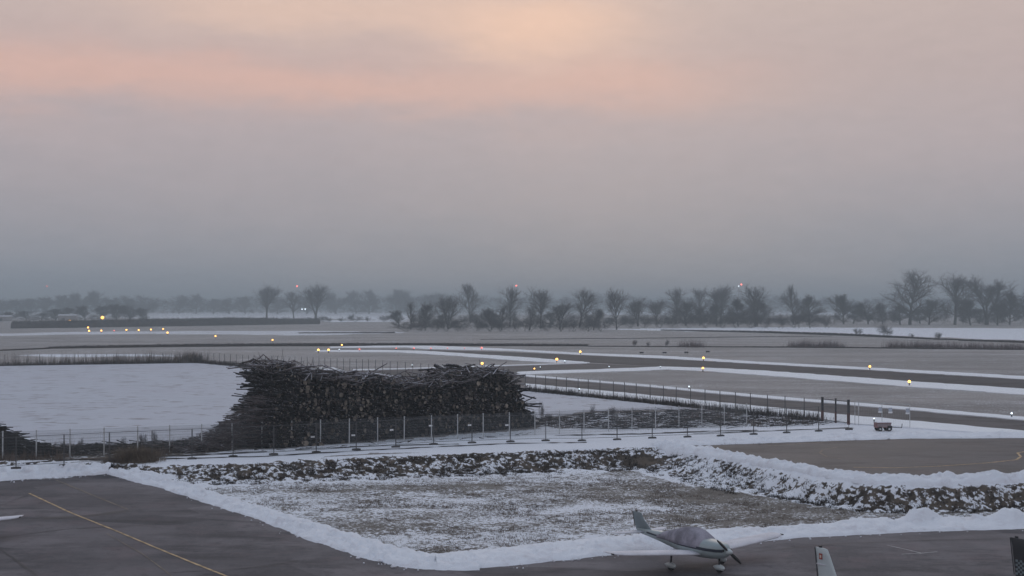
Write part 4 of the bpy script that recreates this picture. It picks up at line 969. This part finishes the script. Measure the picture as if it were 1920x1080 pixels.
# dark filler added to block light, and the thousands of logs that show less than the largest
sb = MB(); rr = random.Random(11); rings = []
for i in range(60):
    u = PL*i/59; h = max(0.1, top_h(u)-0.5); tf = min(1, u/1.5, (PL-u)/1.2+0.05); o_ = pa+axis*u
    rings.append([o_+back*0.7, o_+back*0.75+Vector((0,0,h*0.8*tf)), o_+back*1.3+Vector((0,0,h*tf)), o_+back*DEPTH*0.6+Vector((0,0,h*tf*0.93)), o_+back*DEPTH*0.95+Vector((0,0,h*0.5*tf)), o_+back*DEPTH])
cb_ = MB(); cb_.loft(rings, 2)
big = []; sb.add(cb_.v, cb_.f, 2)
z = 0.1
while z < 6.6:
    u = rr.uniform(0, 0.2)
    while u < PL:
        h = top_h(u)
        if z < h-0.05:
            rad = rr.choice([0.04,0.05,0.06,0.07,0.08,0.10,0.13,0.17])*rr.uniform(0.8,1.2); L = rr.uniform(3.2, 4.6)
            slope = 0.10*z
            off = slope+rr.gauss(0, 0.22)+0.7*(float(vnoise(np.float64(u*0.45), np.float64(z*0.6), 61))-0.5); d = (back+axis*rr.gauss(0, 0.13)+Vector((0,0,rr.gauss(0, 0.10)))).normalized()
            c = pa+axis*(u+rr.gauss(0,.05))+back*(off+L/2)+Vector((0,0,z+rr.gauss(0,.04)))
            if u > 0.16*z+0.5*math.sin(z*2.1): big.append((rad, c, d, L))
        u += rr.uniform(0.17, 0.30)
    z += 0.165
# left end face and rear: logs poking out to the left
for i in range(520):
    u = rr.uniform(-0.3, 1.2); z = rr.uniform(0.1, 5.6)**1.0; h = top_h(max(0.3, u)+0.9)
    if z > h: continue
    L = rr.uniform(1.2, 3.0); t = rr.uniform(0.3, DEPTH*0.85)
    d = (back*rr.uniform(0.5,1.1)-axis*rr.uniform(-0.2,1.0)+Vector((0,0,rr.gauss(0,0.12)))).normalized()
    big.append((rr.uniform(0.03,0.09), pa+axis*(u*1.0-0.5+z*0.26)+back*t+Vector((0,0,z)), d, L))
# right end
for i in range(260):
    z = rr.uniform(0.1, 5.0); u = PL-z*0.55+rr.uniform(-0.8, 0.5); L = rr.uniform(1.2, 3.2); t = rr.uniform(0.2, DEPTH*0.8)
    if z > top_h(min(PL, max(0,u-0.5)))+0.2: continue
    d = (back*rr.uniform(0.2,1.0)+axis*rr.uniform(-0.2,0.9)+Vector((0,0,rr.gauss(0,0.12)))).normalized(); big.append((rr.uniform(0.03,0.08), pa+axis*u+back*t+Vector((0,0,z)), d, L))
poles = []
for i in range(760):
    u = rr.uniform(0.2, PL-1.0); h = top_h(u); t = rr.uniform(0.3, DEPTH*0.8); z = h-0.12+rr.uniform(-0.35, 0.10)-max(0, (t-DEPTH*0.5))*0.25
    L = rr.uniform(1.6, 4.8); d = (back*rr.uniform(-0.8,0.9)+axis*rr.choice([-1,1])*rr.uniform(0.3,1.0)+Vector((0,0,rr.gauss(0,0.06)))).normalized()
    poles.append((rr.uniform(0.025,0.075), pa+axis*u+back*t+Vector((0,0,z)), d, L))
for i in range(170):                      # twiggy, tilted ones sticking up or sideways
    u = abs(rr.gauss(0, PL*0.12)) if rr.random() < 0.5 else rr.uniform(0.5, PL-1); h = top_h(u); L = rr.uniform(0.8, 2.4)
    d = Vector((rr.gauss(0,1), rr.gauss(0,1)*0.5, abs(rr.gauss(0.1,0.35)))).normalized(); poles.append((rr.uniform(0.012,0.028), pa+axis*u+back*rr.uniform(0,DEPTH*.6)+Vector((0,0,h+rr.uniform(-.1,.12))), d, L))
tangle = []
for i in range(900):                     # fine tangle over the face and the ends
    u = rr.uniform(-0.5, PL); z = rr.uniform(0.1, 1)*top_h(max(0.2, min(PL, u)))
    if u < 0.16*z: u = 0.2*z+rr.uniform(-0.5, 0.6)
    d = Vector((rr.gauss(0,1), rr.gauss(0,0.7), rr.gauss(0,0.45))).normalized(); L = rr.uniform(0.5, 2.2)
    tangle.append((rr.uniform(0.010,0.024), pa+axis*u+back*(0.10*z+rr.uniform(-0.25,0.25))+Vector((0,0,z)), d, L))
# a few longer poles lying on the crest
for px_, py_, L, tilt in [(690,700,5.5,0.10),(735,708,6.0,-0.13),(660,694,4.5,0.22),(930,688,3.2,0.25),(640,696,5,-0.02),(880,692,4.5,0.18)]:
    u = (px_-490)/(1006-490)*PL*0.97; p = pa+axis*u+back*1.0; poles.append((0.07, Vector((p.x, p.y, AT(px_, py_, p.y)[2]+.05)), Vector((1, 0.2, tilt)), L))
face = sorted(range(len(big)), key=lambda i: -big[i][0]*(1.0 if big[i][3] > 3 else 0.4))
pole_sel = sorted(range(len(poles)), key=lambda i: -poles[i][0]*poles[i][3])[:150]
log_sel = set(face[:150])
for i in log_sel:
    rad, c, d, L = big[i]; b = MB(); mk_log(b, Vector((0,0,0)), d, L, rad, rad*0.85, 10); o = b.build('cut_log', [M['log_bark'], M['cut_end']]); o.location = c
    tag(o, 'thick dark log with round sawn end in the face of the tall wood stack', 'log', 'thick logs in the face of the wood stack')
for i in pole_sel:
    rad, c, d, L = poles[i]; b = MB(); mk_log(b, Vector((0,0,0)), d, L, rad, rad*0.5, 6, True); o = b.build('wooden_pole', [M['pole_bark'], M['cut_end']]); o.location = c
    tag(o, 'long greyish pole lying loose on top of the tall wood stack', 'pole', 'loose poles on top of the wood stack')
ps = set(pole_sel); i = 0
for i, (rad, c, d, L) in enumerate(big):
    if i not in log_sel: mk_log(sb, c, d, L, rad, rad*0.8, 6, endmi=1 if (rr.random() < 0.28) else 3)
tb_ = MB()
for i, (rad, c, d, L) in enumerate(poles):
    if i not in ps: mk_log(tb_, c, d, L, rad, rad*0.5, 5, True)
for rad, c, d, L in tangle: mk_log(sb, c, d, L, rad, rad*0.5, 4, True, endmi=3)
tag(sb.build('stacked_logs', [M['log_bark'], M['cut_end'], M['light_block'], M['cut_dark']]), 'dense mass of thinner logs and an added dark filler in the tall dark wood stack', 'logs', kind='stuff')
tag(tb_.build('loose_brushwood', [M['pole_bark'], M['cut_end']]), 'thin branches and poles strewn over the top of the wood stack', 'brushwood', kind='stuff')
bpy.data.objects.remove(stack)
# brushwood heap sloping down left of the stack, and debris elsewhere
def brush(name, poly_px, n, hfun, label, seed, mat_='pole_bark', Lr=(0.6, 2.2), rr_=(0.012, 0.05)):
    q = region_pts(poly_px, n, seed); r = random.Random(seed); b = MB()
    for p in q:
        a = 960+p[0]/p[1]*F; h = hfun(a, p); zz = FZ+0.03+r.random()**0.7*h; t = r.gauss(0, 0.5)+0.15; L = r.uniform(*Lr)
        mk_log(b, Vector((p[0], p[1], zz)), Vector((math.cos(t), math.sin(t)*1.0, r.gauss(0, 0.12))), L, r.uniform(*rr_), 0.012, 4, True)
    return tag(b.build(name, [M[mat_], M['cut_dark']]), label, 'brushwood', kind='stuff')
hh_ = lambda a, p: float(np.interp(a, [300, 360, 400, 430, 455, 480], [0.1, 0.35, 0.9, 1.6, 2.8, 4.0]))
brush('brushwood_heap', [(300,842),(380,832),(440,824),(500,824),(500,843),(420,847),(330,850)], 2600, hh_, 'heap of branches sloping down from the left end of the wood stack', 3)
brush('brushwood_litter', [(-300,852),(0,842),(160,842),(300,838),(400,832),(400,846),(300,850),(160,856),(0,860),(-300,872)], 2600, lambda a, p: 0.45, 'low litter of branches and weeds behind the mesh fence at left', 4, 'log_bark')
brush('brushwood_litter', [(1010,790),(1110,777),(1300,772),(1480,782),(1560,797),(1480,800),(1340,804),(1100,806),(1010,802)], 1500, lambda a, p: 0.28, 'scattered branches on the snow right of the wood stack', 5, 'log_bark')
brush('brushwood_litter', [(420,846),(620,836),(1000,812),(1000,817),(620,842),(420,850)], 260, lambda a, p: 0.05, 'dark bits of bark and branches on snow under the mesh fence', 6, 'log_bark', (0.3,1.1))
# dark furrows of bare earth in the strip of snow
M['earth'] = mat('dark bare earth', (0.05, 0.042, 0.042), 0.95, 0.05, nscale=1.5, namt=0.4)
for i, (pl_, w_) in enumerate([([(0,876),(60,868),(130,862),(260,858),(330,854),(500,846)],0.5),([(300,860),(500,855),(700,843),(960,831),(1100,829)],0.35),([(560,842),(720,835),(860,832)],0.3),([(1040,816),(1200,813),(1330,808),(1420,806)],0.5),
                               ([(1030,800),(1160,803),(1280,800)],0.5),([(1300,812),(1480,806),(1600,802)],0.3),([(600,869),(760,862),(960,853),(1130,848),(1220,846)],0.12)]):
    px_strip('furrow', pl_, w_, M['earth'], True, 0.035+0.002*i, 0.9)
# second dark wood heap at the left edge of the picture
hl = lambda a, p: float(np.interp(a, [-200,-20,5,30,60,110], [3,1.9,1.6,1.1,0.8,0.3]))
b = MB(); r_ = random.Random(8); q = region_pts([(-200,838),(0,838),(110,846),(90,856),(0,860),(-200,870)], 2600, 12)
for p in q:
    a = 960+p[0]/p[1]*F; h = hl(a, p); mk_log(b, Vector((p[0], p[1], FZ+r_.random()**0.6*h)), Vector((1, r_.gauss(-0.2,0.4), r_.gauss(-0.12,0.12))), r_.uniform(0.8,2.2), r_.uniform(0.03,0.10), 0.03, 5, True)
tag(b.build('wood_heap', [M['log_bark'], M['cut_dark']]), 'dark heap of wood behind the mesh fence at the left edge', 'wood heap')
b = MB(); b.add([P(48,838),P(95,844),P(100,850),P(60,850)], [(0,1,2,3)])
sn = MB()
for i in range(7):
    p = Vector(P(52+i*8, 845)); p.z = FZ+0.80-0.09*i; sn.ball(p, (0.5, 0.7, 0.13), 10, 5)
tag(sn.build('snow_cap', M['snow'], None, True), 'patch of snow lying on the sloping wood heap at the left edge', 'snow')
# brown grass clump beside the apron corner
gc = empty('grass_clump', (0,0,0), 0, 'round brown clump of dry grass at the corner of the apron', 'grass clump')
qq = np.array([G(x_, y_) for x_, y_ in [(248,868)]*1]); r_ = np.random.RandomState(4); n = 2600
bx_ = qq[0][0]+r_.normal(0, 0.62, n); by_ = qq[0][1]+1.0+r_.normal(0, 0.6, n); pt = np.c_[bx_, by_, height(bx_, by_)+0.0]
me = blades('grass', pt, 0.75, 0.02, M['straw'], 1.6, 3, 3, 0.05); link('dry_blades', me, gc)
pt = np.c_[qq[0][0]-1.0+r_.normal(0, .55, 900), qq[0][1]+0.2+r_.normal(0, .4, 900), np.zeros(900)]; pt[:, 2] = height(pt[:, 0], pt[:, 1]); link('flattened_blades', blades('grass', pt, 0.35, 0.02, M['weed'], 1.8, 4, 3, 0.05), gc)
# tall single weeds and saplings
sap = [(1112,757,788,'tall feathery dead weed on the snow right of the wood stack'),(1148,762,786,'smaller dead weed right of the tall feathery one'),(1228,768,790,'twiggy weed at the scrub between the fences'),(1015,752,792,'twiggy shoot leaning out of the right end of the wood stack'),
       (1028,775,796,'low arching shoot right of the wood stack'),(150,820,848,'upright dead weed in the litter at left, the tallest there'),(118,826,848,'dead weed left of the tallest one in the litter'),(268,812,840,'dark little bush behind the mesh fence, left of a thin one'),
       (290,806,838,'thin dark shoot behind the mesh fence at left'),(232,818,842,'dark tuft on the litter behind the mesh fence'),(520,668,700,'')]
for px_, tp, by, lb in sap[:-1]:
    plant('weed_shoot', 'bush', px_, tp, by, 12, lb, 'weed')

# ------------------------------------------------------------------ aircraft
M['paint_white'] = mat('white aircraft paint', (0.50, 0.56, 0.58), 0.35, 0.5, nscale=0.8, namt=0.06)
M['paint_body'] = mat('pale green grey aircraft paint', (0.30, 0.36, 0.38), 0.35, 0.5, nscale=0.8, namt=0.10)
M['paint_frost'] = mat('frosted wing top', (0.62, 0.62, 0.68), 0.7, 0.3, nscale=1.2, namt=0.10)
M['cover'] = mat('grey canvas cover', (0.27, 0.26, 0.31), 0.9, 0.1, nscale=1.6, namt=0.35)
M['stripe'] = mat('dark blue stripe', (0.02, 0.028, 0.045), 0.4, 0.4)
M['rubber2'] = M['rubber']; M['fin_grey'] = mat('grey fin paint', (0.17, 0.21, 0.23), 0.5, 0.4, nscale=1.2, namt=0.15)
M['emblem_red'] = mat('emblem red', (0.32, 0.06, 0.05), 0.5); M['emblem_white'] = mat('emblem cream', (0.6, 0.5, 0.42), 0.5); M['boot'] = mat('black edging', (0.03, 0.03, 0.035), 0.5)
M['prop'] = mat('black propeller', (0.02, 0.02, 0.022), 0.4, 0.4)
def wing_loft(sects, n=9):
    """sects: (x_le, x_te, y, z, thickness) -> rings"""
    rings = []
    for xl, xt, y, z, th in sects:
        c = xl-xt; up = []; dn = []
        for i in range(n):
            t = (1-math.cos(math.pi*i/(n-1)))/2; h = th*(2.97*math.sqrt(t)-1.26*t-3.52*t*t+2.84*t**3-1.02*t**4)*1.0
            up.append((xl-c*t, y, z+h*0.62)); dn.append((xl-c*t, y, z-h*0.38))
        rings.append(up+dn[::-1][1:-1])
    return rings
def sweep_fin(sects, n=9):
    rings = []
    for xl, xt, z, th in sects:
        c = xl-xt; a = []; b_ = []
        for i in range(n):
            t = (1-math.cos(math.pi*i/(n-1)))/2; h = th*(2.97*math.sqrt(t)-1.26*t-3.52*t*t+2.84*t**3-1.02*t**4)/2
            a.append((xl-c*t, h, z)); b_.append((xl-c*t, -h, z))
        rings.append(a+b_[::-1][1:-1])
    return rings
def aircraft(name, loc, head, label, body='paint_body', fin='paint_white', emblem=False, checker=False, finh=1.98):
    o = empty(name, loc, head, label, 'aircraft')
    st_ = [(2.15,1.03,0.14,0.15),(2.05,1.03,0.24,0.24),(1.8,1.02,0.42,0.34),(1.2,1.0,0.52,0.42),(0.6,1.0,0.56,0.46),(0.0,1.0,0.57,0.47),(-0.8,1.0,0.52,0.44),(-1.6,1.02,0.38,0.35),(-2.6,1.06,0.25,0.25),(-3.6,1.09,0.15,0.17),(-4.5,1.11,0.06,0.10)]
    rings = [[(x, math.copysign(abs(math.cos(a))**0.8, math.cos(a))*w_, z+math.copysign(abs(math.sin(a))**0.85, math.sin(a))*h_) for a in [2*math.pi*i/20 for i in range(20)]] for x, z, w_, h_ in st_]
    b = MB(); b.loft(rings); fu = b.build('fuselage', M[body], o, True)
    b = MB()
    for s_ in (-1, 1):
        pts_ = [(x, s_*(w_*0.985+0.012), z+0.03) for x, z, w_, h_ in st_[1:10]]
        for i in range(len(pts_)-1):
            p, q = pts_[i], pts_[i+1]; hgt = 0.13 if i < 6 else 0.08
            b.add([(p[0],p[1],p[2]-hgt/2),(q[0],q[1],q[2]-hgt/2),(q[0],q[1],q[2]+hgt/2),(p[0],p[1],p[2]+hgt/2)], [(0,1,2,3)])
    b.build('stripe', M['stripe'], fu)
    # cockpit under a canvas cover
    cs = [(1.05,1.12,0.40,0.10),(0.75,1.14,0.54,0.42),(0.35,1.15,0.585,0.62),(-0.2,1.15,0.59,0.68),(-0.8,1.14,0.55,0.62),(-1.5,1.14,0.43,0.42),(-2.2,1.14,0.32,0.24),(-2.7,1.12,0.26,0.13)]
    rg = []
    for k, (x, z, w_, h_) in enumerate(cs): rg.append([(x, math.cos(a)*w_*1.03*(1+0.02*math.sin(5*a+k)), z-0.12+math.sin(a)**0.9*(h_+0.12)*(1+0.03*math.sin(7*a+2*k))) for a in [math.pi*i/16 for i in range(17)]])
    b = MB(); b.loft(rg, cap=False); b.build('canvas_cover', M['cover'], o, True)
    for s_, nm in ((1,'wing'),(-1,'wing')):
        b = MB(); b.loft(wing_loft([(0.85,-0.85,s_*0.35,0.72,0.20),(0.72,-0.85,s_*0.9,0.76,0.19),(0.66,-0.78,s_*3.0,0.93,0.16),(0.55,-0.66,s_*4.5,1.05,0.13),(0.40,-0.60,s_*4.85,1.09,0.09),(0.1,-0.45,s_*5.0,1.11,0.03)])); wg = b.build(nm, M['paint_frost'], o, True)
        b = MB(); b.box((0.25, s_*4.98, 1.11), (0.18,0.06,0.05)); b.build('tip_light', M['boot'], wg)
        b = MB(); b.loft(wing_loft([(-3.85,-4.6,s_*0.08,1.08,0.09),(-3.95,-4.6,s_*0.9,1.09,0.08),(-4.1,-4.6,s_*1.5,1.10,0.05),(-4.25,-4.55,s_*1.6,1.10,0.02)])); b.build('tailplane', M['paint_frost'], o, True)
    b = MB(); b.loft(sweep_fin([(-2.9,-4.62,1.14,0.05),(-3.45,-4.66,1.28,0.12),(-4.0-0.05*(finh-1.98),-4.82,finh-0.30,0.11),(-4.2,-4.88,finh-0.03,0.10),(-4.32,-4.85,finh,0.04)])); fn = b.build('fin', M[fin], o, True)
    b = MB(); b.tube((-4.72,0,1.28), (-4.90,0,finh-.02), 0.022, n=6); b.build('rudder_edge', M['boot'], fn)
    b = MB(); b.box((-4.6,0,finh+.04), (.14,.05,.07)); b.build('beacon', M['boot'], fn)
    if emblem:
        for s_ in (-1, 1):
            b = MB(); b.box((-4.52, s_*0.062, finh-0.32), (0.17,0.012,0.22)); e_ = b.build('emblem', M['emblem_red'], fn); b = MB(); b.box((-4.52, s_*0.07, finh-0.32), (0.08,0.012,0.11)); b.build('emblem_centre', M['emblem_white'], e_)
            b = MB(); b.box((-4.50, s_*0.03, finh-0.62), (0.5,0.09,0.035)); b.build('trim_line', M['paint_frost'], fn)
    if checker:
        for s_ in (-1, 1):
            b = MB()
            for i in range(4):
                for j in range(7):
                    if (i+j) % 2: b.box((-4.25-0.10*i-0.05*j*0, s_*0.06, 1.35+0.085*j), (0.10,0.012,0.085))
            b.build('checker', M['fin_grey'], fn)
    b = MB(); b.loft([[(x, math.cos(2*math.pi*i/14)*w_, 1.03+math.sin(2*math.pi*i/14)*w_) for i in range(14)] for x, w_ in ((2.12,0.15),(2.22,0.14),(2.34,0.09),(2.42,0.03))]); b.build('spinner', M['paint_white'], o, True)
    for s_ in (-1, 1):
        an = R(140); dz, dy = math.sin(an)*s_, math.cos(an)*s_; b = MB(); rg = []
        for k, (rad, w_) in enumerate(((0.10,0.05),(0.35,0.075),(0.65,0.07),(0.88,0.04),(0.93,0.015))):
            pc = (2.2, dy*rad, 1.03+dz*rad); tx_ = (-dz, dy); rg.append([(pc[0]+0.02, pc[1]+tx_[0]*w_, pc[2]+tx_[1]*w_), (pc[0]+0.035, pc[1], pc[2]), (pc[0]-0.02, pc[1]-tx_[0]*w_, pc[2]-tx_[1]*w_), (pc[0]-0.012, pc[1], pc[2])])
        b.loft(rg); b.build('propeller_blade', M['prop'], o)
    for s_ in (-1, 1):
        b = MB(); b.box((2.07, s_*0.17, 1.08), (0.05,0.16,0.11)); b.build('air_intake', M['boot'], o)
    for x, y in ((1.55,0),(-0.05,1.5),(-0.05,-1.5)):
        b = MB(); b.tube((x,y-.06,.17), (x,y+.06,.17), 0.17, n=16); b.build('wheel', M['rubber'], o)
        b = MB(); rg = []
        for xx, w_, h0, h1 in ((0.34,0.03,0.20,0.26),(0.24,0.10,0.12,0.34),(0.05,0.12,0.10,0.38),(-0.18,0.11,0.11,0.34),(-0.42,0.03,0.20,0.26)):
            zc, hh2 = (h0+h1)/2, (h1-h0)/2; rg.append([(x+xx, y+math.cos(2*math.pi*i/12)*w_, zc+math.sin(2*math.pi*i/12)*hh2) for i in range(12)])
        b.loft(rg); b.build('wheel_fairing', M['paint_white'], o, True)
        b = MB(); b.tube((x,y,.34), (x-(0.0),y*0.97,0.78 if y else 0.8), 0.045, n=8); b.build('strut', M['boot'], o)
    return o
HEAD = R(-58)
def place_by(point_local, target_px, zlevel, head):
    """aircraft origin so that a local point appears at a photo pixel at its own height above the apron"""
    lx_, ly_, lz_ = point_local; c, s_ = math.cos(head), math.sin(head); gz = zlevel
    for _ in range(6):
        x, y, _z = P(target_px[0], target_px[1], gz+lz_); ox, oy = x-(c*lx_-s_*ly_), y-(s_*lx_+c*ly_); gz = float(height(ox, oy))+0.03
    return (ox, oy, gz)
aircraft('light_aircraft', place_by((1.55,0,0.0), (1349,1074), 0.1, HEAD), HEAD, 'small low wing aircraft with a grey canvas cover parked on the apron', fin='fin_grey')
aircraft('light_aircraft', place_by((-4.55,0,2.75), (1540,1027), 0.1, R(-60)), R(-60), 'aircraft showing only its pale fin with red square emblem at the bottom edge', emblem=True, finh=2.75)
aircraft('light_aircraft', place_by((-4.55,0,2.75), (1908,1009), 0.1, R(-58)), R(-58), 'aircraft showing only its dark chequered fin at the bottom right edge', fin='boot', checker=True, finh=2.75)
aircraft('light_aircraft', place_by((0.0,5.0,1.11), (41,968), 0.5, R(-84)), R(-84), 'aircraft of which only a white wing tip reaches in at the left edge')
